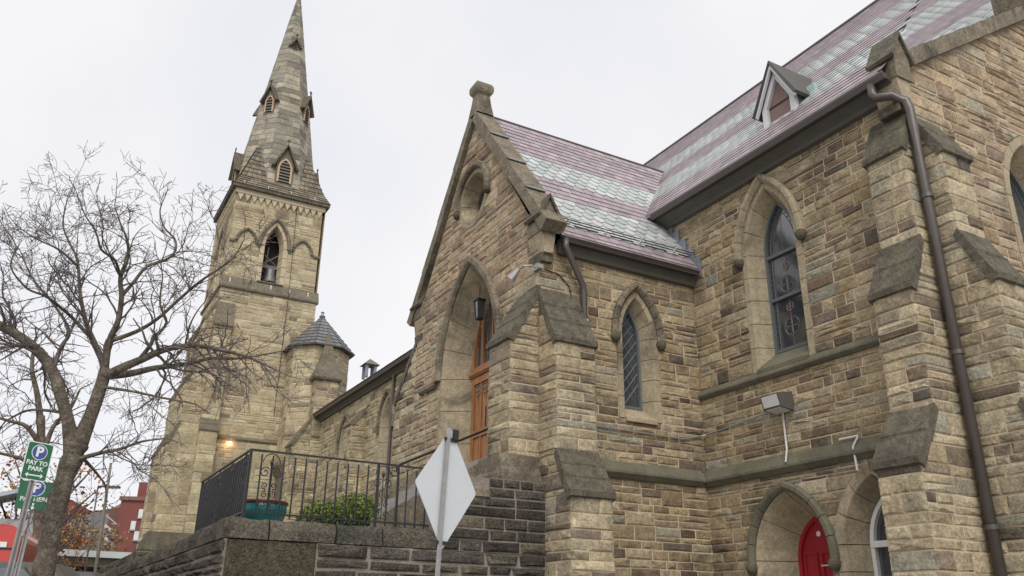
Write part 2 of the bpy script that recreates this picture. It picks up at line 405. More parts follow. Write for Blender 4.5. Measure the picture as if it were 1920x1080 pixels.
def buttress(fr,u0,u1,prof,tab,store,parent,pal,mort,slabmat,nslab=2,name='buttress',sides='LR',rel=.016,wmin=.22,wmax=.7,tip=True,vis=1.0,lip=.065):
    """prof: [(z,projection)...] going up; sloping pieces are weatherings"""
    def pj(z):
        for (za,pa),(zb,pb) in zip(prof,prof[1:]):
            if za<=z<=zb: return pa+(pb-pa)*(z-za)/max(zb-za,1e-6)
        return None
    root=None
    segs=list(zip(prof,prof[1:]))
    lv=[z for z,_ in prof]
    allz=[lv[0]]
    for a,b in zip(lv,lv[1:]): allz+=clipc(tab,a,b)[1:]
    def side(zz):
        w=pj(zz); return None if w is None or w<.004 else (0,w)
    for (za,pa),(zb,pb) in segs:
        if abs(pa-pb)<1e-4:
            f2=Frame(fr.p(0,pa,0),fr.u,fr.n)
            wall(f2,lambda z:(u0,u1),[],clipc(tab,za,zb),store,parent,pal,mort,wmin,wmax,rel=rel,edgeL=True,edgeR=True,name='buttress_face',vis=vis,split=.10)
    if 'R' in sides:
        f2=Frame(fr.p(u1,0,0),-fr.n,fr.u)
        wall(f2,lambda z:None if side(z) is None else(-side(z)[1],0),[],allz,store,parent,pal,mort,wmin,wmax,rel=rel,edgeL=True,name='buttress_side',vis=vis,split=.10)
    if 'L' in sides:
        f2=Frame(fr.p(u0,0,0),fr.n,-fr.u)
        wall(f2,lambda z:side(z),[],allz,store,parent,pal,mort,wmin,wmax,rel=rel,edgeR=True,name='buttress_side',vis=vis,split=.10)
    for (za,pa),(zb,pb) in segs:
        if pa-pb>.02:
            MB().prism([fr.p(u0+.012,d,z) for d,z in[(-.02,za-.01),(pa-.012,za-.01),(pa-.012,za+.01),(pb+.004,zb),(-.02,zb)]],fr.u*(u1-u0-.024)).build('weathering_core',slabmat,parent)
            n=nslab
            for i in range(n):
                s0,s1=i/n,(i+1)/n
                z0_,z1_=za+(zb-za)*s0,za+(zb-za)*s1+.03; p0,p1=pa+(pb-pa)*s0,pa+(pb-pa)*s1
                th=.075
                lp=lip if i==0 else .045; up_=0 if i==0 else .025
                pf=[(p0+lp,z0_-.03+up_),(p0+lp,z0_+.06+up_),(p0+lp-.03,z0_+.075+up_),(p1+.012,z1_+th-.01),(p1-.06,z1_-.02),(p0-.05,z0_-.08)]
                ov=.045-.008*i; MB().prism([fr.p(u0-ov,d,z) for d,z in pf],fr.u*(u1-u0+2*ov)).build('weathering_slab',slabmat,parent)
# ------------------------------------------------------------------ setting
def gz(x,y):
    d=math.hypot(x,y); t=max(0,min(1,(d-4)/8)); return .9*t*t*(3-2*t)
def grid_ground():
    xs_=[-900,-500,-250,-120,-80,-60,-50]+[-45+1.5*i for i in range(40)]+[20,30,50,100,250,600]
    ys_=[-600,-300,-150,-80,-50,-35]+[-25+1.5*i for i in range(38)]+[40,60,100,200,500,900]
    v=[V((x,y,gz(x,y)-.02)) for y in ys_ for x in xs_]; n=len(xs_)
    f=[(j*n+i,j*n+i+1,(j+1)*n+i+1,(j+1)*n+i) for j in range(len(ys_)-1) for i in range(n-1)]
    mesh('ground',v,f,M['pave'],kind='structure')
    # the street runs past below the retaining wall
    def strip(name,y0,y1,dz,mat,x0=-200,x1=60):
        v=[];f=[];k=90
        for i in range(k+1):
            x=x0+(x1-x0)*i/k; v+=[V((x,y0,gz(x,y0)+dz)),V((x,(y0+y1)/2,gz(x,(y0+y1)/2)+dz)),V((x,y1,gz(x,y1)+dz))]
            if i: b=3*i; f+=[(b-3,b,b+1,b-2),(b-2,b+1,b+2,b-1)]
        mesh(name,v,f,mat,kind='structure')
    strip('road',-11.5,-4.0,.004,M['asphalt'])
    b=MB(); k=60
    for i in range(k):
        x=-60+i*1.5; g=gz(x,-3.9); b.abox(x,x+1.48,-4.0,-3.85,g-.1,g+.11)
    b.build('kerb',M['kerb'],kind='structure')
grid_ground()
xs,WA,XC,yP=-11.834,10.768,-6.69,7.172
PX0=-14.55; PXL=-17.27
FA=Frame((0,WA,0),(1,0,0),(0,-1,0)); FS=Frame((xs,0,0),(0,1,0),(1,0,0)); FP=Frame((0,yP,0),(1,0,0),(0,-1,0)); FE=Frame((XC,0,0),(0,1,0),(1,0,0))
FN=Frame((0,10.45,0),(1,0,0),(0,-1,0))
# ------------------------------------------------------------------ church
CH=thing('stone_church','brown sandstone gothic church with gabled entrance porch and banded slate roof','church',(xs,WA,.9))
ST=Store(CH,M['stone'])
TAB=make_courses(.5,16,[4.05,4.30,5.68,5.86,6.5,8.07],.125,.275)
aw=Arch(-9.72,.57,5.86,8.10,1.15); ad=Arch(-9.98,.76,.6,2.72,1.04); aw2=Arch(-8.30,.62,1.7,2.86,.95)
ap=Arch(9.30,.345,5.12,6.72,.76); adoor=Arch(PX0,1.22,4.45,6.5,2.16)
ae=Arch(13.9,.72,5.2,8.35,1.2)
an1=Arch(-32.0,.55,6.0,8.15,1.0); an2=Arch(-27.55,.55,6.0,8.15,1.0)
def lvl(*a): return sorted(set(TAB)|set(a))
tA=clipc(lvl(5.86,5.68,4.05,4.3,aw.apex(.13),ad.apex(.10),aw2.apex(.16)),.7,9.66,.05)
wall(FA,lambda z:((xs if z<8.15 else -12.75),XC),[aw.op(.13),ad.op(.10),aw2.op(.16)],tA,ST,CH,PAL_A,M['mortar'])
tS=clipc(lvl(5.12,ap.apex(.13)),.7,8.18,.05)
wall(FS,lambda z:(yP,WA),[ap.op(.13)],tS,ST,CH,PAL_A,M['mortar'],edgeL=True)
ZG=12.24; SG=1.45
OCX,OCZ,OCR=PX0,10.30,.56
def oc_op(n):
    def f(z):
        d=(OCR+n)**2-(z-OCZ)**2
        return None if d<=0 else (OCX-math.sqrt(d),OCX+math.sqrt(d))
    return f
def fp_outer(z):
    w=(ZG-z)/SG
    if w<=0: return None
    return (max(PXL,PX0-w),min(xs,PX0+w))
tF=clipc(lvl(adoor.apex(.12),OCZ+OCR+.14,OCZ-OCR-.14),.7,ZG-.02,.03)
wall(FP,fp_outer,[adoor.op(.12),oc_op(.14)],tF,ST,CH,PAL_F,M['mortar'],edgeL=True,edgeR=True)
GS=.62; GZ0,GY0=10.02,10.70; GYA=15.25
def fe_outer(z):
    l=WA if z<GZ0 else GY0+(z-GZ0)/GS
    r=19.5 if z<GZ0 else 2*GYA-GY0-(z-GZ0)/GS
    return (max(l,WA),r) if l<r else None
wall(FE,fe_outer,[ae.op(.16)],clipc(lvl(ae.apex(.16)),.7,12.85,.03),ST,CH,PAL_F,M['mortar'],wmin=.3,wmax=.85,j=.024,edgeL=True)
tN=clipc(lvl(6.0,an1.apex(.16)),.9,10.02,.05)
wall(FN,lambda z:(-36.3,-24.0),[an1.op(.16),an2.op(.16)],tN,ST,CH,PAL_T,M['mortar'],wmin=.3,wmax=.9,split=.1,vis=.6)
b=MB(); b.add([FN.p(-24,0,.9),FN.p(PXL,0,.9),FN.p(PXL,0,9.95),FN.p(-24,0,9.95)],[(0,1,2,3)])
b.add([V((PXL,yP,.9)),V((PXL,10.8,.9)),V((PXL,10.8,8.1)),V((PXL,yP,8.1))],[(0,1,2,3)])
b.add([V((-36.3,19,.9)),V((XC,19,.9)),V((XC,19,10)),V((-36.3,19,10))],[(0,1,2,3)])
b.build('rear_wall',M['dress'],CH)
b=MB(); b.abox(-36,XC-.75,WA+.95,18.9,.9,9.7); b.abox(PXL+.3,xs-.6,yP+.8,WA+.9,.9,8.3)
b.prism([V((a,yP+.75,z)) for a,z in((PXL+.3,8.3),(xs-.5,8.3),(PX0,ZG-.3))],V((0,.1,0)))
b.build('core',M['deck'],CH)
# buttresses
buttress(FA,-7.32,XC,[(.6,1.15),(3.66,1.15),(4.36,.68),(6.12,.68),(6.90,.31),(8.46,.31),(9.16,0.0)],TAB,ST,CH,PAL_B,M['mortar'],M['slab'])
buttress(FE,WA,WA+.64,[(.6,1.15),(3.66,1.15),(4.36,.78),(6.12,.78),(6.90,.40),(8.30,.40),(9.05,0.0)],TAB,ST,CH,PAL_B,M['mortar'],M['slab'])
buttress(FP,-12.56,xs,[(4.22,.57),(6.24,.57),(7.20,0.0)],TAB,ST,CH,PAL_B,M['mortar'],M['slab'],nslab=3)
buttress(FS,yP,7.94,[(.6,.92),(3.56,.92),(4.22,.55),(6.14,.55),(7.15,0.0)],TAB,ST,CH,PAL_B,M['mortar'],M['slab'],nslab=3)
FL=Frame((PXL,0,0),(0,-1,0),(-1,0,0))
buttress(FL,-(yP+.72),-yP,[(.9,1.15),(6.55,1.15),(7.75,0.0)],TAB,ST,CH,PAL_B,M['mortar'],M['slab'],nslab=3)
buttress(FN,-30.55,-29.75,[(.9,.55),(8.55,.55),(9.15,0.0)],TAB,ST,CH,PAL_B,M['mortar'],M['cope'],nslab=1)
# porch plinth under the corner buttress
def pl(n,z): return [(n,z)]
MB().prism([FP.p(-12.72,d,z) for d,z in [(0,3.8),(.80,3.8),(.80,3.92),(.60,4.24),(0,4.24)]],V((.95,0,0))).build('plinth',M['cope'],CH)
MB().prism([FS.p(yP-.02,d,z) for d,z in [(-.72,3.81),(.10,3.81),(.10,3.93),(.0,4.235),(-.72,4.235)]],V((0,-.74,0))).build('plinth',M['cope'],CH)
# string courses
course_line(FA,[(-.02,4.05),(.05,4.05),(.13,4.13),(.13,4.17),(.03,4.36),(-.02,4.36)],xs+.01,-7.33,'string_course',M['string'],CH,1.5)
course_line(FS,[(-.02,4.05),(.05,4.05),(.13,4.13),(.13,4.17),(.03,4.34),(-.02,4.34)],7.95,WA-.14,'string_course',M['string'],CH,1.5)
course_line(FA,[(-.02,5.68),(.04,5.68),(.09,5.73),(.09,5.76),(.02,5.86),(-.02,5.86)],xs+.005,-7.33,'string_course',M['string'],CH,2.4)
course_line(FP,[(-.02,6.38),(.06,6.38),(.10,6.43),(.10,6.50),(.02,6.58),(-.02,6.58)],-16.85,-16.02,'string_course',M['cope'],CH,2)
# window surrounds, reveals, hoods
def opening(fr,ar,depth,splay,ring,hood=None,sill=True,step=.42,mat='dress',name='jamb_stone',hoodmat='cope',stops=True,sillmat='dress',sillrise=.34):
    prof=[(ring,-.05),(ring,.022),(.012,.022),(0,.012),(-splay,-depth),(-splay-.03,-depth-.1),(ring,-depth-.1)]
    blocks(fr,ar,prof,jcuts(ar,step),name,M[mat],CH)
    if hood:
        w0,w1,proj_,t0=hood
        hp=[(w0,-.02),(w0,.06),(w0+.03,.10),(w0+.06,proj_),(w1-.03,proj_),(w1,proj_-.05),(w1,-.02)]
        n=5; cs=[t0+(2-t0)*i/n for i in range(n+1)]+[2+(2-t0)*i/n for i in range(1,n+1)]
        blocks(fr,ar,hp,cs,'hood_mould',M[hoodmat],CH,.005)
        if stops:
            for t in (t0,4-t0):
                x,z=ar.pt((w0+w1)/2,t)
                m=MB(); c=fr.p(x,.06,z-.06)
                rr=[(0.0,-.11),(.05,-.1),(.09,-.04),(.10,.02),(.07,.07),(0,.08)]
                m.lathe(c,rr,10); m.build('label_stop',M['slab'],CH,True)
    if sill:
        x0,x1=ar.cu-ar.a,ar.cu+ar.a
        MB().prism([fr.p(x0,d,z) for d,z in [(.06,ar.zb-.05),(.06,ar.zb+.02),(-depth,ar.zb+sillrise),(-depth-.1,ar.zb+sillrise),(-depth-.1,ar.zb-.05)]],fr.u*(x1-x0)).build('sill',M[sillmat],CH)
opening(FA,aw,.30,.16,.13,(.10,.25,.13,.98),step=.45,hoodmat='dress',sillmat='string')
opening(FS,ap,.25,.12,.13,(.11,.25,.13,.97),step=.36,hoodmat='cope',sillrise=.26)
opening(FA,ad,.60,.34,.10,(.02,.17,.12,.97),sill=False,step=.5,hoodmat='string')
opening(FA,aw2,.34,.19,.17,None,sill=False,step=.45,mat='dress')
opening(FP,adoor,.52,.34,.12,(.04,.22,.12,.99),sill=False,step=.62,stops=False)
opening(FE,ae,.36,.2,.16,None,step=.5)
opening(FN,an1,.28,.2,.16,(.12,.26,.12,.9),step=.5,stops=False); opening(FN,an2,.28,.2,.16,(.12,.26,.12,.9),step=.5,stops=False)
# window glazing
def ring_mesh(fr,ar,n0,n1,d0,d1,t0=0,t1=4):
    return sweep(fr,ar,[(n0,d0),(n1,d0),(n1,d1),(n0,d1)],t0,t1,MB(),.1)
def pane_poly(fr,ar,n,d,z0,z1,k=14):
    pl_=[];pr_=[]
    for i in range(k+1):
        z=z0+(z1-z0)*i/k; w=ar.hw(z,n)
        if w is None: w=0.001
        pl_.append((ar.cu-w,z)); pr_.append((ar.cu+w,z))
    m=MB(); v=[]
    for (a,z),(b_,_) in zip(pl_,pr_): v+=[fr.p(a,d,z),fr.p(b_,d,z)]
    m.add(v,[(2*i,2*i+1,2*i+3,2*i+2) for i in range(k)]); return m
def disc(fr,x,z,r,d,sx=1,n=18):
    m=MB(); m.add([fr.p(x+r*sx*math.cos(2*math.pi*i/n),d,z+r*math.sin(2*math.pi*i/n)) for i in range(n)],[tuple(range(n))]); return m
def ringline(fr,x,z,r,d,w=.005,sx=1,n=18): return MB().tube([fr.p(x+r*sx*math.cos(2*math.pi*i/n),d,z+r*math.sin(2*math.pi*i/n)) for i in range(n+1)],w,4)
def stained(fr,ar,depth,n,zb,bars,motifs,grid,name='window',lab=None,frame_w=.038,mat='glass'):
    zt=ar.apex(n)-.01
    wn=ring_mesh(fr,ar,n-frame_w,n+.01,-depth-.09,-depth+.03,.0).build(name,M['frame'],CH,label=lab)
    lv=[zb]+bars+[zt]
    for a,b_ in zip(lv,lv[1:]): pane_poly(fr,ar,n-.005,-depth-.03,a,b_).build('pane',M[mat],wn)
    for z in [zb]+bars:
        w=ar.hw(z,n); m=MB(); m.prism([fr.p(ar.cu-w,d,z+e) for d,e in[(-depth-.05,-.028),(-depth+.025,-.028),(-depth+.025,.028),(-depth-.05,.028)]],fr.u*2*w); m.build('glazing_bar',M['frame'],wn)
    # leads
    m=MB(); d=-depth-.022
    if grid=='border':
        for s in(-1,1):
            pts=[]
            for i in range(30):
                z=zb+(zt-.12-zb)*i/29; w=(ar.hw(z,n-frame_w-.07) or .001); pts.append(fr.p(ar.cu+s*w,d,z))
            m.tube(pts,.0045,4)
            z=zb+.06
            while z<zt-.25:
                w1=ar.hw(z,n-frame_w) or 0; w0=ar.hw(z,n-frame_w-.07) or 0
                m.tube([fr.p(ar.cu+s*w0,d,z),fr.p(ar.cu+s*w1,d,z)],.005,4); z+=.10
        m.tube([fr.p(ar.cu,d,zb+.05),fr.p(ar.cu,d,zt-.1)],.004,4)
    else:
        w0=ar.a+n-frame_w; st=.15; z=zb
        while z<zt:
            for s in(-1,1):
                p0=(ar.cu-s*w0,z); p1=(ar.cu+s*w0,z+2*w0*1.25)
                pts=[]
                for i in range(9):
                    x=p0[0]+(p1[0]-p0[0])*i/8; zz=p0[1]+(p1[1]-p0[1])*i/8; w=ar.hw(zz,n-frame_w) if zz>zb else None
                    if w and abs(x-ar.cu)<=w: pts.append(fr.p(x,d,zz))
                if len(pts)>1: m.tube(pts,.0055,4)
            z+=st*1.4
    for (x,z,r,kind) in motifs:
        disc(fr,x,z,r,-depth-.026,.92).build('roundel',M['amber' if kind else 'blue'],wn)
        m.add(*(lambda q:(q.v,q.f))(ringline(fr,x,z,r,d)))
        for q in range(4):
            an=math.pi/2*q+math.pi/4; m.add(*(lambda t:(t.v,t.f))(ringline(fr,x+r*.52*math.cos(an),z+r*.52*math.sin(an),r*.44,d,.005)))
            disc(fr,x+r*.52*math.cos(an),z+r*.52*math.sin(an),r*.42,-depth-.024,1,10).build('roundel',M['blue' if kind else 'amber'],wn)
    m.build('lead_came',M['lead_came'],wn)
    return wn
stained(FA,aw,.30,-.16,6.22,[7.18,8.02],[(-9.72,6.62,.17,1),(-9.72,7.42,.16,1),(-9.72,6.98,.08,0),(-9.72,7.76,.08,0)],'border',lab='tall leaded stained glass lancet reflecting the sky')
stained(FS,ap,.25,-.12,5.40,[],[],'diamond',lab='narrow blue leaded lancet')
stained(FE,ae,.36,-.2,5.6,[7.2],[],'border')
for a_ in(an1,an2): stained(FN,a_,.28,-.2,6.4,[],[],'diamond')
# round window in the porch gable
def circ(fr,prof,a0,a1,name,mat,smooth=False,k=24,gap=0):
    m=MB(); K=len(prof); v=[];f=[]
    for i in range(k+1):
        an=a0+(a1-a0)*i/k
        for (n,d) in prof: v.append(fr.p(OCX+(OCR+n)*math.cos(an),d,OCZ+(OCR+n)*math.sin(an)))
    for i in range(k):
        for q in range(K): f.append((i*K+q,i*K+(q+1)%K,(i+1)*K+(q+1)%K,(i+1)*K+q))
    f+= [tuple(range(K)),tuple(range(k*K,(k+1)*K))]
    m.add(v,f); return m.build(name,mat,CH,smooth)
for i in range(8): circ(FP,[(.14,-.05),(.14,.022),(0,.022),(-.13,-.30),(-.13,-.4),(.14,-.4)],i*math.pi/4+.01,(i+1)*math.pi/4-.01,'jamb_stone',M['dress'],k=5)
for i in range(4): circ(FP,[(.10,-.02),(.10,.09),(.14,.13),(.21,.13),(.24,.08),(.24,-.02)],-.12+i*(math.pi+.24)/4+.006,-.12+(i+1)*(math.pi+.24)/4-.006,'hood_mould',M['cope'],k=7)
for an in(-.16,math.pi+.16):
    m=MB(); m.lathe(FP.p(OCX+(OCR+.17)*math.cos(an),.06,OCZ+(OCR+.17)*math.sin(an)-.02),[(0,-.1),(.06,-.09),(.09,-.03),(.08,.04),(0,.07)],10); m.build('label_stop',M['slab'],CH,True)
m=MB(); m.add([FP.p(OCX+.45*math.cos(i*math.pi/14),-.33,OCZ+.45*math.sin(i*math.pi/14)) for i in range(28)],[tuple(range(28))]); m.build('pane',M['glass'],CH,label='round window pane in the porch gable')
# red door
rd=pane_poly(FA,ad,-.34,-.62,.6,ad.apex(-.34)-.005).build('door',M['red'],CH,label='red painted pointed side door')
ring_mesh(FA,ad,-.40,-.335,-.64,-.57).build('door_frame',M['red'],rd)
for x0,x1,z0,z1 in[(-10.30,-10.02,1.0,1.9),(-9.94,-9.66,1.0,1.9),(-10.30,-10.02,2.05,2.85),(-9.94,-9.66,2.05,2.85)]:
    m=MB()
    for q in[(x0,x1,z0,z0+.03),(x0,x1,z1-.03,z1),(x0,x0+.03,z0+.03,z1-.03),(x1-.03,x1,z0+.03,z1-.03)]: m.abox(q[0],q[1],WA+.595,WA+.625,q[2],q[3])
    m.build('panel_moulding',M['red'],rd)
m=disc(FA,-9.95,3.13,.045,-.605); m.build('badge',M['sign_white'],rd)
m=MB(); m.tube([V((-9.93,WA+.57,2.63)),V((-9.62,WA+.57,2.63))],.014,8); m.build('door_bar',M['white'],rd)
# white framed basement window
w2=ring_mesh(FA,aw2,-.25,-.185,-.40,-.30).build('window',M['white'],CH,label='white framed arched window behind the corner buttress')
for z0,z1 in[(1.7,2.40),(2.40,2.86),(2.86,aw2.apex(-.24)-.01)]: pane_poly(FA,aw2,-.24,-.37,z0,z1).build('pane',M['glass'],w2)
for z in(2.38,2.86):
    m=MB(); m.abox(-8.73,-7.87,WA+.29,WA+.37,z-(.045 if z>2.5 else .025),z+(.045 if z>2.5 else .025)); m.build('glazing_bar',M['white'],w2)
# ---- oak entrance door with glazed tympanum
yd=yP+.52
DR=MB().abox(PX0-.88,PX0+.88,yd+.05,yd+.08,4.45,6.5).build('door',M['wood'],CH,label='varnished oak double entrance doors')
for x0,x1 in[(PX0-.86,PX0-.015),(PX0+.015,PX0+.86)]:
    lf=MB()
    for q in[(x0,x0+.10,4.47,6.48),(x1-.10,x1,4.47,6.48),(x0+.10,x1-.10,4.47,4.70),(x0+.10,x1-.10,5.22,5.36),(x0+.10,x1-.10,6.34,6.48)]: lf.abox(q[0],q[1],yd-.01,yd+.049,q[2],q[3])
    lf=lf.build('door_leaf',M['wood'],DR)
    for z0,z1 in[(4.70,5.22),(5.36,6.34)]:
        xm=(x0+x1)/2
        for a,b_ in[(x0+.10,xm-.02),(xm+.02,x1-.10)]: MB().abox(a+.012,b_-.012,yd+.02,yd+.051,z0+.012,z1-.012).build('panel',M['wood'],lf)
        MB().abox(xm-.02,xm+.02,yd-.005,yd+.05,z0,z1).build('muntin',M['wood'],lf)
    xm=(x0+x1)/2
    for cx in((x0+.10+xm-.02)/2,(xm+.02+x1-.10)/2):     # iron quatrefoil ornament heading each panel
        m=MB()
        for q in range(4):
            an=math.pi/2*q+math.pi/4
            m.tube([V((cx+.075*math.cos(an)+.055*math.cos(t*math.pi/6),yd+.012,6.20+.075*math.sin(an)+.055*math.sin(t*math.pi/6))) for t in range(13)],.012,5)
        m.tube([V((cx,yd+.012,6.28)),V((cx,yd+.012,5.98))],.012,5); m.build('tracery',M['timber'],lf)
    MB().tube([V((PX0+(.1 if x0>PX0 else -.1),yd-.06,5.35)),V((PX0+(.1 if x0>PX0 else -.1),yd-.06,5.75))],.015,8).build('pull_handle',M['iron'],lf)
MB().prism([V((PX0-.95,yd+d,z)) for d,z in[(.08,6.50),(-.02,6.50),(-.07,6.55),(-.07,6.60),(-.03,6.62),(-.03,6.70),(.08,6.70)]],V((1.9,0,0))).build('transom',M['wood'],DR)
sub=Arch(PX0,.88,6.70,6.72,1.74)
ring_mesh(FP,sub,-.11,.03,-.62,-.50,.5,3.5).build('arch_frame',M['wood'],DR)
pane_poly(FP,sub,-.06,-.57,6.70,sub.apex(-.06)-.01).build('pane',M['glass'],DR)
m=MB()
for x in(PX0-.44,PX0,PX0+.44):
    zt=sub.zs+math.sqrt(max(0,(sub.R-.06)**2-(abs(x-PX0)+sub.R-sub.a)**2)); m.abox(x-.03,x+.03,yd-.0,yd+.05,6.70,zt)
m.build('mullion',M['wood'],DR)
m=MB()
for i in range(1,9):
    z=6.7+i*.19; w=sub.hw(z,-.1)
    if w: m.tube([V((PX0-w,yd+.045,z)),V((PX0+w,yd+.045,z))],.006,4)
for i in range(-5,6):
    x=PX0+i*.145
    d=(sub.R-.1)**2-(abs(x-PX0)+sub.R-sub.a)**2
    if d>0 and i not in(-3,0,3): m.tube([V((x,yd+.045,6.72)),V((x,yd+.045,sub.zs+math.sqrt(d)))],.006,4)
m.build('lead_came',M['lead_came'],DR)
# hanging lantern in the arch
m=MB(); c=V((PX0+.05,yP+.18,7.72))
m.abox(c.x-.10,c.x+.10,c.y-.10,c.y+.10,c.z+.18,c.z+.22); m.abox(c.x-.07,c.x+.07,c.y-.07,c.y+.07,c.z-.22,c.z-.19)
for a in(-1,1):
    for b_ in(-1,1): m.tube([c+V((a*.085,b_*.085,.18)),c+V((a*.06,b_*.06,-.2))],.012,4)
m.tube([c+V((0,0,.22)),c+V((0,0,.55))],.01,5)
ln=m.build('lantern',M['iron'],CH,label='dark iron lantern hanging in the entrance arch')
m=MB(); v=[c+V((a*r,b_*r,z)) for r,z in((.075,.18),(.052,-.19)) for a,b_ in((-1,-1),(1,-1),(1,1),(-1,1))]; m.add(v,[(0,1,5,4),(1,2,6,5),(2,3,7,6),(3,0,4,7)]); m.build('lantern_glass',M['glass'],ln)
# ---- gable copings
def rake(fr,u0,z0,u1,z1,n,w0,w1,th,name,mat,step=.03):
    """raking coping stones from (u0,z0) to (u1,z1); w0..w1 along the normal, th thick"""
    d=V((u1-u0,z1-z0)); Ld=d.length; d/=Ld; up=V((-d.y,d.x)) if d.x>0 else V((d.y,-d.x))
    for i in range(n):
        a,b_=i/n*Ld+.004,(i+1)/n*Ld-.004
        q=[]
        for s,t in[(a,-.02),(b_,-.02),(b_,th+.0),(a,th+step)]:
            x=V((u0,z0))+d*s+up*t; q.append(x)
        MB().prism([fr.p(x.x,w0,x.y) for x in q],fr.n*(w1-w0)).build(name,mat,CH)
        if i:   # small metal saddle over each joint
            x=V((u0,z0))+d*(a-.01)+up*(th+step+.004)
            MB().box(fr.p(x.x,(w0+w1)/2,x.y),(fr.u*d.x+V((0,0,d.y)))*.05,fr.n*(w1-w0-.06),(fr.u*up.x+V((0,0,up.y)))*.02).build('joint_flashing',M['lead'],CH)
rake(FP,xs+.26,8.28,PX0,ZG+.02,4,-.34,.11,.20,'coping_stone',M['cope'])
rake(FP,PXL-.3,8.22,PX0,ZG+.02,4,-.34,.11,.20,'coping_stone',M['cope'])
# apex stone and finial stump
m=MB(); fx,fy=PX0,yP+.10
v=[]
for r1,r2,z in((.22,.21,.12),(.14,.18,.45),(.12,.16,.66),(.17,.21,.74),(.185,.225,.80),(.185,.225,.90),(.15,.19,.98)): v+=[V((fx+a*r1,fy+.01+b_*r2,ZG+z)) for a,b_ in((1,-1),(1,1),(-1,1),(-1,-1))]
m.add(v,[(4*i+j,4*i+(j+1)%4,4*i+4+(j+1)%4,4*i+4+j) for i in range(6) for j in range(4)]+[(24,25,26,27)])
m.build('apex_stone',M['cope'],CH)
# gablet kneelers
def gablet(fr,u,z,w,h,rise,n0,n1):
    poly=[(u-w,z),(u+w,z),(u+w,z+h),(u,z+h+rise),(u-w,z+h)]
    g=MB().prism([fr.p(a,n0,b_) for a,b_ in poly],fr.n*(n1-n0)).build('kneeler',M['cope'],CH)
    for s in(-1,1):
        q=[(u+s*(w+.05),z+h-.08),(u,z+h+rise),(u,z+h+rise+.085),(u+s*(w+.085),z+h-.03)]
        MB().prism([fr.p(a,n0-.0,b_) for a,b_ in q],fr.n*(n1-n0+.05)).build('gablet_slab',M['slab'],g)
    q=[(u-w*.9,z+.002),(u+w*.9,z+.002),(u+w*.55,z-.40),(u-w*.55,z-.40)]
    MB().prism([fr.p(a,n0,b_) for a,b_ in q],fr.n*(n1-n0-.03)).build('corbel',M['dress'],g)
    MB().prism([fr.p(a,n0,b_) for a,b_ in [(u-w*.8,z-.402),(u+w*.8,z-.402),(u+w*.7,z-.56),(u-w*.7,z-.56)]],fr.n*(n1-n0-.08)).build('corbel',M['slab'],g)
gablet(FS,yP+.10,8.30,.17,.34,.34,-.30,.20)
FLg=Frame((PXL,0,0),(0,-1,0),(-1,0,0))
gablet(FLg,-(yP+.10),8.30,.17,.34,.34,-.30,.20)
# right gable: kneeler, coping
gablet(FE,WA-.06,9.72,.19,.40,.42,-.36,.10)
rake(FE,WA+.20,10.06+.02,GYA,GZ0+(GYA-GY0)*GS+.02,7,-.32,.12,.24,'coping_stone',M['cope'],.01)
rake(FE,2*GYA-WA-.2,10.06,GYA,GZ0+(GYA-GY0)*GS+.02,7,-.32,.12,.24,'coping_stone',M['cope'],.01)
m=MB(); m.abox(XC-.42,XC+.22,GYA-.30,GYA+.42,12.85,14.3); m.build('apex_stone',M['cope'],CH)
# ---- roofs
PINK=[(.335,.275,.295),(.37,.305,.32),(.305,.25,.275),(.35,.29,.315)]; PALE=[(.42,.45,.43),(.47,.495,.47),(.385,.425,.41),(.44,.455,.45)]
TL=Store(CH,M['tile'],'roof_slate')
def roof_tiles(O,a,bb,La,rows,ex,tw,bands,store,parent,keep=None,vis=1):
    nn=a.cross(bb).normalized()
    if nn.z<0: nn=-nn
    for r in range(rows):
        kind=bands(r); s0=r*ex; n=int(La/tw)+2
        for c in range(n):
            u0=(c-.5*(r%2))*tw; 
            if u0+tw*.5<0 or u0+tw*.5>La: continue
            if keep and not keep(u0+tw/2,s0+ex/2): continue
            g=.004; x0,x1=u0+g,u0+tw-g; t0=.030+U(-.002,.002); top=s0+ex*1.55; tt=.008
            if kind: pts=[(x0,s0+ex*.42),(x0+(x1-x0)*.22,s0+ex*.06),((x0+x1)/2-.02,s0-.01),((x0+x1)/2+.02,s0-.01),(x1-(x1-x0)*.22,s0+ex*.06),(x1,s0+ex*.42)]
            else: dz=U(-.006,.006); pts=[(x0,s0+dz),(x1,s0+dz+U(-.003,.003))]
            low=[O+a*x+bb*y+nn*(tt+(t0-tt)*(1-(y-s0)/(ex*1.55))) for x,y in pts]
            under=[p-nn*.014 for p in low]
            upv=[O+a*x1+bb*top+nn*tt,O+a*x0+bb*top+nn*tt]
            k=len(pts); v=low+upv+under
            f=[tuple(range(k+2))]+[(i,k+2+i,k+2+i+1,i+1) for i in range(k-1)]
            cc=rng.choice(PALE if kind else PINK); q=U(.82,1.16)*(.8 if U(0,1)<.03 else 1); cc=tuple(x*q for x in cc)
            store.add(v,f,cc,parent,parea([low[0],low[-1],upv[0],upv[1]])*vis)
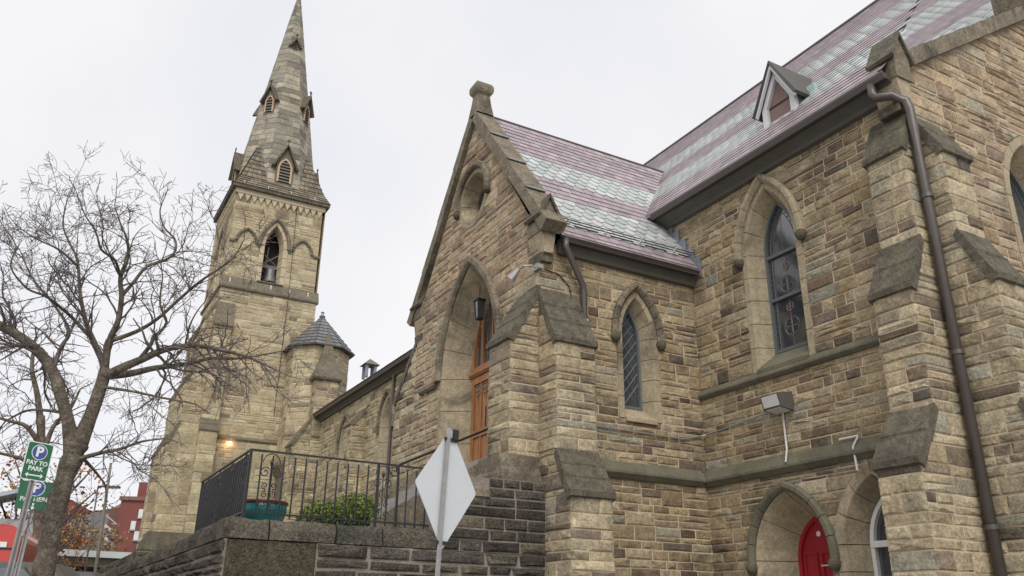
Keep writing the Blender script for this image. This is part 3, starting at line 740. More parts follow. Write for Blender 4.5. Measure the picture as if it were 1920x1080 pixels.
# porch roof (near slope)
ze,xe=8.22,xs+.30
rz=12.45; zr=rz
bpor=V((PX0-xe,0,rz-ze)); Lp=bpor.length; bpor/=Lp
apor=V((0,1,0))
pr=MB(); 
pr.add([V((xe,7.46,ze-.02)),V((xe,13.2,ze-.02)),V((PX0,13.2,rz-.02)),V((PX0,7.46,rz-.02)),V((2*PX0-xe,7.46,ze-.02)),V((2*PX0-xe,13.2,ze-.02))],[(0,1,2,3),(3,2,5,4)])
PRF=pr.build('roof',M['deck'],CH,label='porch roof of mauve and pale green banded slates')
exP=.205; rowsP=int(Lp/exP)
def bands_p(r):
    if r<2: return 0
    if r<8: return 1
    if r<12: return 0
    if r<17: return 1
    return 0
roof_tiles(V((xe,7.46,ze)),apor,bpor,13.0-7.46,rowsP,exP,.262,bands_p,TL,PRF,keep=lambda u,s:(7.46+u)<10.85 or (7.46+u)<10.45+(ze+s*bpor.z-9.6)/1.2+.5)
MB().tube([V((PX0,7.46,rz+.02)),V((PX0,12.9,rz+.02))],.035,8).build('ridge_roll',M['gutter'],PRF)
# main roof
SM=1.2; ey,ez=10.36,9.83; ry=14.5; rz1=ez+(ry-ey)*SM
bm=V((0,ry-ey,rz1-ez)); Lm=bm.length; bm/=Lm
m=MB(); xr0=-19.6
xcut=-7.55
m.add([V((xr0,ey,ez-.02)),V((XC-.05,ey,ez-.02)),V((xcut,ry,rz1-.02)),V((xr0,ry,rz1-.02)),V((xr0,18.6,ez-.02)),V((-13,18.6,ez-.02)),V((-13,ry,rz1-.02))],[(0,1,2,3),(3,6,5,4)])
MRF=m.build('roof',M['deck'],CH,label='main roof with mauve and pale banded slates')
exM=.205; rowsM=int(Lm/exM)
def bands_m(r):
    if r<5: return 0
    if r<11: return 1
    if r<16: return 0
    if r<22: return 1
    return 0
xm0=-19.0
roof_tiles(V((xm0,ey,ez)),V((1,0,0)),bm,XC-.05-xm0,rowsM,exM,.262,bands_m,TL,MRF,keep=lambda u,s:(xm0+u)<XC-.05-(XC-.05-xcut)*s/Lm)
MB().tube([V((xr0,ry,rz1+.02)),V((xcut,ry,rz1+.02))],.055,8).build('ridge_roll',M['gutter'],MRF)
# rear roof seen over the right-hand gable coping
y2,z2=13.2,10.44; b2=V((0,1,SM)).normalized(); L2=13.0
m=MB(); m.add([V((-13,y2,z2-.02)),V((XC-.1,y2,z2-.02)),V((XC-.1,y2,z2-.02))+b2*L2,V((-13,y2,z2-.02))+b2*L2],[(0,1,2,3)])
RRF=m.build('roof',M['deck'],CH,label='rear roof slope above the right hand gable')
def band2(r):
    # keep the colour bands of the rear slope in step with those of the main slope
    s2=(r+.5)*exM; lo_,hi_=-13.0,XC
    for _ in range(30):
        mid=(lo_+hi_)/2; q=proj(V((mid,y2,z2))+b2*s2)
        if q is None or q[0]>1745: hi_=mid
        else: lo_=mid
    d=(V((mid,y2,z2))+b2*s2)-CAMP; k=(ez-SM*ey-CAMP.z)/(d.z-SM*d.y); s1=(k*d.y-ey)*math.sqrt(1+SM*SM)
    return 0 if math.floor(s1/exM)%11<5 else 1
roof_tiles(V((-13,y2,z2)),V((1,0,0)),b2,XC-.1+13,int(L2/exM),exM,.262,band2,TL,RRF,vis=.5)
# nave eave slates beyond the porch
y3,z3=10.05,10.06; bn=V((0,1,.76)).normalized()
m=MB(); m.add([V((-36.3,y3,z3-.02)),V((-17.4,y3,z3-.02)),V((-17.4,y3,z3-.02))+bn*5.6,V((-36.3,y3,z3-.02))+bn*5.6,V((-36.3,y3+9,z3-.02)),V((-17.4,y3+9,z3-.02))],[(0,1,2,3),(3,2,5,4)])
NRF=m.build('roof',M['deck'],CH)
roof_tiles(V((-36.3,y3,z3)),V((1,0,0)),bn,12.6,4,exM,.262,lambda r:0,TL,NRF,vis=.3)
# dormer
dy=11.0; dx=-9.36
m=MB(); P_=[(dx-.40,10.52),(dx+.40,10.52),(dx+.40,11.02),(dx,11.78),(dx-.40,11.02)]
DM=m.prism([V((a,dy+.10,z)) for a,z in P_],V((0,1.0,0))).build('dormer',M['greywall'],CH,label='small gabled roof dormer with grey white frame')
def pring(poly,ins,y0,y1):
    c=V((sum(p[0] for p in poly)/len(poly),sum(p[1] for p in poly)/len(poly))); inn=[(c.x+(a-c.x)*ins,c.y+(z-c.y)*ins) for a,z in poly]; k=len(poly)
    v=[V((a,y0,z)) for a,z in poly]+[V((a,y0,z)) for a,z in inn]+[V((a,y1,z)) for a,z in poly]+[V((a,y1,z)) for a,z in inn]; f=[]
    for i in range(k):
        j=(i+1)%k; f+=[(i,j,k+j,k+i),(k+i,k+j,3*k+j,3*k+i),(i,2*k+i,2*k+j,j)]
    return MB().add(v,f)
pring(P_,.72,dy,dy+.11).build('frame',M['grey_paint'],DM)
c_=V((0,0)); 
inn=[(dx-.26,10.70),(dx+.26,10.70),(dx+.26,11.04),(dx,11.5),(dx-.26,11.04)]
MB().prism([V((a,dy+.07,z)) for a,z in inn],V((0,.02,0))).build('panel',M['plank_d'],DM)
MB().abox(dx-.26,dx+.26,dy+.055,dy+.069,11.0,11.03).build('rail',M['iron'],DM)
for s in(-1,1):
    q=[(dx+s*.49,10.90),(dx,11.84),(dx,11.93),(dx+s*.56,10.92)]
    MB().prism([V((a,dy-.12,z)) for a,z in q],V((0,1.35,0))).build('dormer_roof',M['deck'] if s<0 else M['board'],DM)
    q=[(dx+s*.47,10.86),(dx,11.74),(dx,11.85),(dx+s*.50,10.9)]
    MB().prism([V((a,dy-.10,z)) for a,z in q],V((0,.06,0))).build('barge_board',M['grey_paint'],DM)
MB().abox(dx+.42,dx+.60,dy+.35,dy+.75,10.94,11.22).build('flashing',M['copper'],DM)
# gutters, fascias
def gut(fr,u0,u1,z,n0,name='gutter',par=CH):
    pf=[(n0,z),(n0+.04,z-.10),(n0+.13,z-.11),(n0+.17,z-.02),(n0+.17,z+.02),(n0+.15,z+.02),(n0+.14,z-.01),(n0+.02,z+.0)]
    g=MB().prism([fr.p(u0,d,zz) for d,zz in pf],fr.u*(u1-u0)).build(name,M['gutter'],par)
    MB().prism([fr.p(u0,d,zz) for d,zz in[(0.022,z-.30),(.10,z-.28),(.12,z-.22),(n0+.02,z-.10),(n0+.02,z-.02),(.022,z-.02)]],fr.u*(u1-u0)).build('eaves_board',M['board'],g)
    return g
ga=gut(FA,-12.62,XC-.02,9.80,.26)
MB().tube([FA.p(-12.6,.425,9.825),FA.p(XC-.1,.425,9.825)],.010,5).build('drip_edge',M['white'],ga)
MB().abox(-12.80,-12.50,WA-.46,WA-.20,9.74,9.84).build('lead_cap',M['lead'],ga)
gut(FS,yP+.36,WA+.02,8.26,.14)
gut(FN,-36.3,-17.4,10.04,.22)
# snow rail on the porch roof
sr=MB(); nP=V((bpor.z,0,-bpor.x))
for h in(.035,.085,.135):
    base=V((xe,0,ze))+bpor*(exP*2.35)+nP*h; sr.tube([base+V((0,7.5,0)),base+V((0,10.75,0))],.012,6)
SR=sr.build('snow_rail',M['gutter'],CH)
for i in range(4):
    y=7.75+i*.83; base=V((xe,y,ze))+bpor*(exP*2.1)
    MB().box(base+nP*.045,V((0,.05,0)),bpor*.02,nP*.10).build('rail_bracket',M['white'],SR)
    MB().box(base+nP*.04+bpor*.03,V((0,.28,0)),bpor*.10,nP*.008).build('rail_bracket',M['white'],SR)
    MB().box(base+nP*.11,V((0,.02,0)),bpor*.02,nP*.20).build('rail_bracket',M['white'],SR)
# stepped lead flashing where the porch roof meets the wall
for i in range(6):
    x=xs+.20-.19*i; z=ze+1.40*(xe-x)
    MB().abox(x-.13,x+.13,WA-.06-.003*(i%2),WA-.035,z-.22,z+.20).build('step_flashing',M['lead'],CH)
# ---- downspouts
def spout(pts,r,name,lab=None):
    o=MB().tube(pts,r,8).build(name,M['gutter'],CH,True,label=lab); return o
ds=spout([FA.p(-6.98,.36,9.72),FA.p(-6.98,.36,9.54),FA.p(-6.93,.34,9.46),FA.p(-6.70,.30,9.38),FE.p(WA-.17,.02,9.34),FE.p(WA-.135,.10,9.27),FE.p(WA-.13,.13,9.10),FE.p(WA-.13,.14,1.0)],.072,'downspout','brown round downspout in the angle of the corner buttresses')
MB().tube([FE.p(WA-.02,.03,9.0),FE.p(WA-.02,.03,1.0)],.022,6).build('mortar_fillet',M['mortar'],CH)
for z in(7.6,5.2,2.9): MB().lathe(FE.p(WA-.13,.138,z),[(.07,-.03),(.086,-.03),(.086,.03),(.07,.03)],12).build('pipe_clamp',M['gutter'],ds)
ds=spout([FS.p(7.58,.27,8.20),FS.p(7.58,.27,8.05),FS.p(7.63,.26,7.96),FS.p(8.02,.14,7.42),FS.p(8.05,.12,7.30),FS.p(8.05,.12,4.5),FS.p(8.12,.20,4.30)],.06,'downspout','brown downspout beside the porch buttress')
for z in(6.75,5.9,4.9): MB().lathe(FS.p(8.05,.12,z),[(.062,-.02),(.075,-.02),(.075,.02),(.062,.02)],12).build('pipe_clamp',M['white'],ds)
MB().tube([FN.p(-26.95,.08,9.9),FN.p(-26.95,.08,3)],.06,8).build('downspout',M['gutter'],CH)
# floodlight and conduits
fl=MB(); c=FA.p(-9.80,.22,5.20)
q=[(-.02,5.05),(.02,5.04),(.30,5.08),(.36,5.30),(.02,5.36),(-.02,5.36)]
fl.prism([FA.p(-10.0,d,z) for d,z in q],V((.40,0,0)))
FLO=fl.build('floodlight',M['board'],CH,label='grey box floodlight on the wall below the tall window')
MB().prism([FA.p(-9.96,d,z) for d,z in[(.05,5.03),(.28,5.065),(.28,5.085),(.05,5.05)]],V((.32,0,0))).build('lens',M['pane_l'],FLO)
MB().prism([FA.p(-9.97,d,z) for d,z in[(.305,5.10),(.358,5.28),(.366,5.28),(.313,5.10)]],V((.34,0,0))).build('lens',M['grey_paint'],FLO)
m=MB(); m.tube([FA.p(-9.82,.05,5.05),FA.p(-9.82,.05,4.55),FA.p(-9.78,.09,4.42),FA.p(-9.78,.15,4.2)],.016,6); m.build('conduit',M['white'],CH)
m=MB(); m.tube([FA.p(-9.98,.05,5.12),FA.p(-11.3,.05,5.02),FA.p(xs+.12,.05,5.0),FS.p(WA-.12,.05,4.98),FS.p(WA-.55,.05,4.88),FS.p(8.1,.05,4.90)],.016,6); m.build('conduit',M['steel'],CH)
m=MB(); m.tube([FA.p(-8.75,.05,4.40),FA.p(-8.42,.05,4.40),FA.p(-8.40,.08,4.36),FA.p(-8.48,.10,4.24),FA.p(-8.46,.10,3.88)],.018,6); m.build('conduit',M['white'],CH)
# spotlight on the porch corner
m=MB(); m.tube([FP.p(xs-.02,.04,7.62),FP.p(xs-.02,.14,7.66),FP.p(xs-.12,.26,7.66),FP.p(xs-.22,.30,7.60)],.018,6); m.abox(xs-.10,xs+.12,yP-.07,yP+.02,7.58,7.66)
sp=m.build('spotlight',M['steel'],CH,label='small grey spotlight on a bracket at the porch corner')
m=MB(); a0=FP.p(xs-.20,.30,7.62); a1=FP.p(xs-.32,.40,7.44); m.tube([a0,a0.lerp(a1,.4),a1],[.035,.055,.085],10); m.build('lamp_head',M['steel'],sp)
m=MB(); m.tube([FS.p(yP+.1,.03,7.62),FS.p(yP+.40,.03,7.58),FS.p(yP+.62,.03,7.40),FS.p(yP+.68,.03,7.15),FS.p(yP+.68,.03,6.9)],.012,5); m.build('cable',M['iron'],CH)
ST.flush(); TL.flush(False)
# ------------------------------------------------------------------ bell tower
TX,TY0,TY1,TX1=-38.05,5.98,10.22,-42.30     # shaft of the belfry stage
TCX,TCY=(TX+TX1)/2,(TY0+TY1)/2
TW=thing('bell_tower','tall pale sandstone bell tower with octagonal stone spire and open belfry','tower',(TCX,TCY,4.6))
TS=Store(TW,M['stone_t'])
TT=make_courses(3.5,24,[16.05,16.35,18.35,21.2,9.2],.28,.50)
FTX=Frame((TX,0,0),(0,1,0),(1,0,0)); FTY=Frame((0,TY0,0),(1,0,0),(0,-1,0))
bel=Arch(8.05,.45,16.62,18.55,1.15); bl1=Arch(6.72,.40,16.62,18.5,.62); bl2=Arch(9.42,.40,16.62,18.5,.62)
kw=dict(wmin=.35,wmax=1.0,j=.026,rel=.012,split=.28)
zt_=clipc(sorted(set(TT)|{16.62,bel.apex(.22)}),16.05,21.2,.05)
wall(FTX,lambda z:(TY0,TY1),[bel.op(.22)],zt_,TS,TW,PAL_T,M['mortar_t'],edgeL=True,edgeR=True,**kw)
bely=Arch(TCX,.45,16.62,18.55,1.15)
wall(FTY,lambda z:(TX1,TX),[bely.op(.22)],zt_,TS,TW,PAL_T,M['mortar_t'],edgeL=True,edgeR=True,**kw)
# lower shaft, slightly wider
LX,LY0,LY1,LX1=TX+.12,TY0-.12,TY1+.12,TX1-.12
FLX=Frame((LX,0,0),(0,1,0),(1,0,0)); FLY=Frame((0,LY0,0),(1,0,0),(0,-1,0))
zl_=clipc(TT,3.6,16.05,.05)
wall(FLX,lambda z:(LY0,LY1),[],zl_,TS,TW,PAL_T,M['mortar_t'],edgeL=True,edgeR=True,**kw)
wall(FLY,lambda z:(LX1,LX),[],zl_,TS,TW,PAL_T,M['mortar_t'],edgeL=True,edgeR=True,**kw)
m=MB()
m.add([V((LX1,LY0,3.6)),V((LX1,LY1,3.6)),V((LX1,LY1,21.2)),V((LX1,LY0,21.2))],[(0,1,2,3)]); m.add([V((LX1,LY1,3.6)),V((LX,LY1,3.6)),V((LX,LY1,21.2)),V((LX1,LY1,21.2))],[(0,1,2,3)])
m.abox(LX1+.2,LX-.2,LY0+.2,LY1-.2,16.0,16.3)
m.build('rear_wall',M['mortar_t'],TW)
def tband(z0,pf,ins,name,mat):
    """moulding run round the shaft; pf = (out,z)"""
    for fr,a,b_ in((FTX,TY0,TY1),(FTY,TX1,TX)):
        e=max(d for d,_ in pf)
        for i in range(3):
            u0=a-e+(b_-a+2*e)*i/3; u1=a-e+(b_-a+2*e)*(i+1)/3
            if fr is FTY and i==2: u1-=e+.001
            if fr is FTY: pass
            MB().prism([fr.p(u0,d,z) for d,z in pf],fr.u*(u1-u0-.006)).build(name,mat,TW)
tband(0,[(-.03,16.0),(.18,16.0),(.22,16.06),(.22,16.14),(.03,16.62),(-.03,16.62)],0,'string_course',M['cope_t'])
for a,b_ in((TY0-.06,bl1.cu-.55),(bl1.cu+.55,bel.cu-.68),(bel.cu+.68,bl2.cu-.55),(bl2.cu+.55,TY1+.06)):
    MB().prism([FTX.p(a,d,z) for d,z in[(-.03,18.40),(.08,18.40),(.10,18.45),(.08,18.54),(-.03,18.56)]],V((0,b_-a,0))).build('string_course',M['cope_t'],TW)
# corbel table: zigzag of small triangular corbels under the eaves
for fr,a,b_ in((FTX,TY0,TY1),(FTY,TX1,TX)):
    n=13
    MB().prism([fr.p(a-.10,d,z) for d,z in[(-.03,20.98),(.13,20.98),(.13,21.22),(-.03,21.22)]],fr.u*(b_-a+(.2 if fr is FTX else .06))).build('corbel_band',M['mortar_t'],TW)
    for i in range(n):
        u=a+(b_-a)*(i+.5)/n; w=(b_-a)/n*.46
        MB().prism([fr.p(u-w,-.02,20.975),fr.p(u+w,-.02,20.975),fr.p(u,-.02,20.62)],fr.n*.12).build('corbel',M['mortar_t'],TW)
m=MB(); e=.28
m.abox(TX1-e,TX+e,TY0-e,TY1+e,21.22,21.38); m.build('cornice',M['slab'],TW)
# belfry opening surround and blind arches
def tower_open(fr,ar,depth,splay,ring,hood,root=TW,blind=False):
    pf=[(ring,-.05),(ring,.03),(.015,.03),(0,.015),(-splay,-depth),(-splay-.03,-depth-.1),(ring,-depth-.1)]
    if not blind:
        for a,b_ in zip(jcuts(ar,.5),jcuts(ar,.5)[1:]): sweep(fr,ar,pf,a+.008,b_-.008,MB()).build('jamb_stone',M['mortar_t'],root)
    w0,w1,pj_,t0=hood
    hp=[(w0,-.02),(w0,.07),(w0+.04,pj_),(w1-.03,pj_),(w1,pj_-.05),(w1,-.02)]
    n=4; cs=[t0+(2-t0)*i/n for i in range(n+1)]+[2+(2-t0)*i/n for i in range(1,n+1)]
    for a,b_ in zip(cs,cs[1:]): sweep(fr,ar,hp,a+.006,b_-.006,MB()).build('hood_mould',M['cope_t'],root)
tower_open(FTX,bel,.38,.06,.22,(.16,.34,.14,.98)); tower_open(FTY,bely,.38,.06,.22,(.16,.34,.14,.98))
for a_ in(bl1,bl2): tower_open(FTX,a_,.1,.05,.1,(.0,.15,.12,1.0),blind=True)
MB().prism([FTX.p(bel.cu-.62,d,z) for d,z in[(-.4,16.62),(.10,16.62),(.10,16.68),(-.4,16.80)]],V((0,1.24,0))).build('sill',M['cope_t'],TW)
m=MB(); m.abox(TX-1.2,TX-1.1,TY0+.3,TY1-.3,16.3,21); m.build('belfry_back',M['deck'],TW)
# bell frame timbers and bell
fy=bel.cu
m=MB(); m.abox(TX-.62,TX-.50,fy-.9,fy+.9,17.62,17.78); m.build('beam',M['timber'],TW)
m=MB(); m.tube([V((TX-.55,fy-.4,17.75)),V((TX-.5,fy+.35,18.35))],.035,6); m.tube([V((TX-.55,fy+.4,17.75)),V((TX-.5,fy-.3,18.25))],.03,6); m.tube([V((TX-.52,fy-.2,17.8)),V((TX-.52,fy-.15,18.7))],.03,6); m.build('brace',M['timber'],TW)
B=thing('bell','grey church bell hanging in the belfry opening','bell',(TX-.55,fy+.08,16.85))
MB().lathe(V((TX-.55,fy+.08,16.85)),[(.02,.78),(.16,.76),(.21,.68),(.23,.40),(.28,.18),(.36,.02),(.33,0),(.2,.2),(.02,.6)],20).build('bell_body',M['bronze'],B,True)
MB().abox(TX-.62,TX-.48,fy-.12,fy+.28,17.58,17.70).build('headstock',M['timber'],B)
# corner buttresses of the tower
kb=dict(nslab=2,rel=.012,wmin=.4,wmax=1.0)
buttress(FLX,LY0-.05,LY0+.68,[(4.9,.42),(9.3,.42),(9.75,.30),(14.1,.30),(15.2,0.0)],TT,TS,TW,PAL_T,M['mortar_t'],M['cope_t'],**kb)
buttress(FLY,LX-.95,LX-.02,[(4.9,1.20),(8.7,1.20),(9.6,.85),(11.4,.85),(12.4,.45),(14.4,.45),(15.4,0.0)],TT,TS,TW,PAL_T,M['mortar_t'],M['cope_t'],**kb)
buttress(FLY,LX1+.02,LX1+.95,[(4.9,1.20),(8.7,1.20),(9.6,.85),(11.4,.85),(12.4,.45),(14.4,.45),(15.4,0.0)],TT,TS,TW,PAL_T,M['mortar_t'],M['cope_t'],**kb)
FLW=Frame((LX1,0,0),(0,-1,0),(-1,0,0))
buttress(FLW,-(LY0+.9),-(LY0-.02),[(4.9,1.4),(8.7,1.4),(9.6,1.0),(11.4,1.0),(12.4,.6),(14.4,.6),(15.4,0.0)],TT,TS,TW,PAL_T,M['mortar_t'],M['cope_t'],**kb)
# plinth
for z0,z1,e in((4.0,4.7,.35),(4.7,5.0,.22)):
    MB().abox(LX-.97-e,LX+.42+e*.6,LY0-1.2-e,LY0-1.0+.98+.9,z0,z1).build('plinth',M['cope_t'],TW)
course_line(FLX,[(-.02,9.05),(.06,9.05),(.09,9.11),(.02,9.2),(-.02,9.2)],LY0+.69,LY1,'string_course',M['cope_t'],TW,2)
# small lit wall lamp
MB().tube([FLX.p(7.15,.0,8.92),FLX.p(7.15,.16,8.92)],.03,6).build('lamp_bracket',M['iron'],TW)
MB().lathe(FLX.p(7.15,.18,8.86),[(0,-.09),(.07,-.06),(.09,0),(.07,.06),(0,.09)],10).build('lamp_bulb',M['bulb'],TW,True,label='small lit wall lamp')
# ---- spire
def octa(z,r,k,rot=math.pi/8): a=rot+k*math.pi/4; return V((TCX+r*math.cos(a),TCY+r*math.sin(a),z))
Z0,ZAP=21.40,35.2
def spr(z): 
    t=(z-Z0)/(ZAP-Z0); return max(.02,2.30*(1-t)+.10*t)
# flared eaves skirt from the square cornice to the octagon
m=MB(); q=.28
for (a,b_) in((0,0),):
    sq=[V((TX+q,TY0-q,21.38)),V((TX+q,TY1+q,21.38)),V((TX1-q,TY1+q,21.38)),V((TX1-q,TY0-q,21.38))]
    sq2=[V((TCX+2.08,TCY-2.08,22.0)),V((TCX+2.08,TCY+2.08,22.0)),V((TCX-2.08,TCY+2.08,22.0)),V((TCX-2.08,TCY-2.08,22.0))]
    for i in range(4): m.add([sq[i],sq[(i+1)%4],sq2[(i+1)%4],sq2[i]],[(0,1,2,3)])
    # broaches: half pyramids at each corner
    for i in range(4):
        c=sq2[i]; sx=1 if c.x>TCX else -1; sy=1 if c.y>TCY else -1
        ap_=V((TCX+sx*1.25,TCY+sy*1.25,24.4)); m.add([V((c.x,TCY+sy*.8,22.0)),c,V((TCX+sx*.8,c.y,22.0)),ap_],[(0,1,3),(1,2,3)])
m.build('spire_skirt',M['cope_t'],TW)
# broach and skirt slates: overlapping courses of stone tiles
sk=MB()
for i in range(4):
    for r in range(4):
        t0,t1=r/4,(r+1)/4
        a0=sq[i].lerp(sq2[i],t0); a1=sq[(i+1)%4].lerp(sq2[(i+1)%4],t0); b0=sq[i].lerp(sq2[i],t1); b1=sq[(i+1)%4].lerp(sq2[(i+1)%4],t1)
        n=9-r//2
        for c in range(n):
            g=.01; p0=a0.lerp(a1,c/n+g/4); p1=a0.lerp(a1,(c+1)/n-g/4); p2=b0.lerp(b1,(c+1)/n-g/4); p3=b0.lerp(b1,c/n+g/4)
            nn=(p1-p0).cross(p3-p0).normalized(); cc=pick([((.19,.162,.122),3),((.24,.205,.155),2),((.15,.13,.10),2)])
            sk.add([p0+nn*.05,p1+nn*.05,p2+nn*.015,p3+nn*.015,p0,p1],[(0,1,2,3),(4,5,1,0)],cc)
for i in range(4):
    c=sq2[i]; sx=1 if c.x>TCX else -1; sy=1 if c.y>TCY else -1
    ap_=V((TCX+sx*1.25,TCY+sy*1.25,24.4))
    for e in(V((c.x,TCY+sy*.8,22.0)),V((TCX+sx*.8,c.y,22.0))):
        for r in range(8):
            t0,t1=r/8,(r+1)/8; a0=c.lerp(ap_,t0);a1=e.lerp(ap_,t0);b0=c.lerp(ap_,t1);b1=e.lerp(ap_,t1)
            n=max(1,5-r//2)
            for k in range(n):
                p0=a0.lerp(a1,k/n+.01);p1=a0.lerp(a1,(k+1)/n-.01);p2=b0.lerp(b1,(k+1)/n-.01);p3=b0.lerp(b1,k/n+.01)
                nn=(p1-p0).cross(p3-p0).normalized()
                if nn.dot(V((sx,sy,1)))<0: nn=-nn
                cc=pick([((.19,.162,.122),3),((.24,.205,.155),2),((.15,.13,.10),2)])
                sk.add([p0+nn*.06,p1+nn*.06,p2+nn*.02,p3+nn*.02,p0,p1],[(0,1,2,3),(4,5,1,0)],cc)
sk.build('spire_slates',M['stone_t'],TW,kind='stuff')
m=MB()
for k in range(8): m.add([octa(21.5,spr(21.5),k),octa(21.5,spr(21.5),k+1),octa(ZAP,.08,k+1),octa(ZAP,.08,k)],[(0,1,2,3)])
SPI=m.build('spire',M['mortar_t'],TW,label='tapering octagonal stone spire with lucarnes')
SS=Store(SPI,M['stone_t'],'spire_stone',160)
zs_=[21.9]
while zs_[-1]<ZAP-.25: zs_.append(zs_[-1]+U(.26,.40))
zs_[-1]=ZAP-.05
for zi,(za,zb) in enumerate(zip(zs_,zs_[1:])):
    for k in range(8):
        A,Bq,C,D=octa(za,spr(za),k),octa(za,spr(za),k+1),octa(zb,spr(zb),k+1),octa(zb,spr(zb),k)
        if (A-TWC if False else A)and ((A+Bq)/2-V((TCX,TCY,za))).dot(V((1,-.35,0)))<-.9: continue
        wid=(Bq-A).length; n=max(1,min(4,int(round(wid/U(.45,.62)))))
        nn=(Bq-A).cross(D-A).normalized()
        sh=U(-.2,.2)/n
        cuts=[0]+[(i+ (sh*n*.9 if n>1 else 0)*(1 if zi%2 else -1))/n for i in range(1,n)]+[1]
        for c0,c1 in zip(cuts,cuts[1:]):
            gu=.012/max(wid,.1); gv=.012/.33
            def L2_(s,t): return A.lerp(Bq,s).lerp(D.lerp(C,s),t)
            e=U(.010,.030)
            s0=c0+(gu if c0>0 else -.01); s1=c1-(gu if c1<1 else -.01)
            fr4=[L2_(s0,gv),L2_(s1,gv),L2_(s1,1-gv),L2_(s0,1-gv)]
            v=[p+nn*e for p in fr4]+[p-nn*.01 for p in fr4]
            SS.add(v,[(0,1,2,3),(4,5,1,0),(5,6,2,1),(6,7,3,2),(7,4,0,3)],pick(PAL_SP),SPI,parea(fr4)*.4)
SS.flush(False)
# lucarnes
def lucarne(an,zb,h,w,pitch,name='lucarne',louv=True):
    n=V((math.cos(an),math.sin(an),0)); u=V((-math.sin(an),math.cos(an),0)); rr=spr(zb)*math.cos(math.pi/8)+.03
    fr=Frame((TCX,TCY,0),u,n)
    apx=zb+h+pitch
    poly=[(-w,zb),(w,zb),(w,zb+h),(0,apx),(-w,zb+h)]
    d0=spr(apx)*math.cos(math.pi/8)-.2
    lu=MB().prism([fr.p(a,d0,z) for a,z in poly],n*(rr-d0)).build(name,M['cope_t'],TW)
    ar=Arch(0,w*.62,zb+.10,zb+h*.75,w*1.15)
    pane_poly(fr,ar,0,rr+.006,zb+.10,ar.apex()-.01).build('opening',M['deck'],lu)
    if louv:
        z=zb+.16; 
        while z<ar.apex()-.12:
            ww=ar.hw(z)*.96; MB().prism([fr.p(-ww,d,zz) for d,zz in[(rr+.008,z+.05),(rr+.06,z-.03),(rr+.06,z-.01),(rr+.008,z+.07)]],u*2*ww).build('louver',M['timber'],lu); z+=.17
    ring_mesh(fr,ar,0,w*.2,rr-.02,rr+.05).build('arch_frame',M['louver'] if louv else M['cope_t'],lu)
    for s in(-1,1):
        q=[(s*(w+.14),zb+h-.26),(0,apx+.0),(0,apx+.13),(s*(w+.24),zb+h-.22)]
        MB().prism([fr.p(a,d0-.1,z) for a,z in q],n*(rr-d0+.28)).build('lucarne_roof',M['slab'],lu)
    m=MB(); c=fr.p(0,rr+.12,apx+.10); m.box(c+V((0,0,.14)),u*.05,n*.05,V((0,0,.30))); m.box(c+V((0,0,.20)),u*.2,n*.05,V((0,0,.06))); m.build('finial',M['slab'],lu)
for an in(0,-math.pi/2,math.pi/2,): lucarne(an,22.05,1.15,.44,1.0)
for an in(-math.pi/4,math.pi/4,-3*math.pi/4): lucarne(an,26.5,.95,.30,.72)
for an in(0,): lucarne(an,31.1,.42,.13,.24,louv=False)
MB().tube([V((TCX,TCY,ZAP-.05)),V((TCX,TCY,ZAP+.35))],[.11,.09],8).build('spire_cap',M['lead'],TW)
# bright metal clips on the ledges
for y in(6.2,7.35,8.5,9.7): MB().abox(TX+.20,TX+.24,y-.02,y+.02,21.39,21.62).build('clip',M['white'],TW)
for y in(6.2,8.1,9.0,9.9): MB().abox(TX+.12,TX+.15,y-.025,y+.025,16.30,16.52).build('clip',M['white'],TW)
MB().tube([FTX.p(8.9,.04,20.9),FTX.p(8.95,.25,16.3),FTX.p(8.95,.1,9.3)],.014,5).build('cable',M['iron'],TW)
# ---- stair turret with slated conical roof
UX,UY,UR=-37.35,10.55,1.42
def oc2(z,r,k): a=math.pi/8+k*math.pi/4; return V((UX+r*math.cos(a),UY+r*math.sin(a),z))
for k in range(8):
    A,Bq=oc2(0,UR,k),oc2(0,UR,k+1); u=(Bq-A); w=u.length; u.normalize(); n=V((u.y,-u.x,0))
    if n.dot(V((1,-.4,0)))<-.3: continue
    wall(Frame(A,u,n),lambda z:(0,w),[],clipc(TT,8.2,13.45,.05),TS,TW,PAL_T,M['mortar_t'],edgeL=True,edgeR=True,name='turret_wall',**kw)
m=MB()
for k in range(8):
    for (r0,z0),(r1,z1) in zip([(UR+.02,8.2),(UR+.14,8.15),(UR+.14,8.0),(UR-.1,7.5),(UR-.15,4.5)],[(UR+.14,8.15),(UR+.14,8.0),(UR-.1,7.5),(UR-.15,4.5),(UR-.15,3)]):
        m.add([oc2(z0,r0,k),oc2(z0,r0,k+1),oc2(z1,r1,k+1),oc2(z1,r1,k)],[(0,1,2,3)])
m.build('turret_corbel',M['cope_t'],TW)
tr=MB(); cr=MB()
for k in range(8): cr.add([oc2(13.40,UR+.20,k),oc2(13.40,UR+.20,k+1),V((UX,UY,15.25))],[(0,1,2)])
CRF=cr.build('turret_roof',M['deck'],TW)
rowst=9
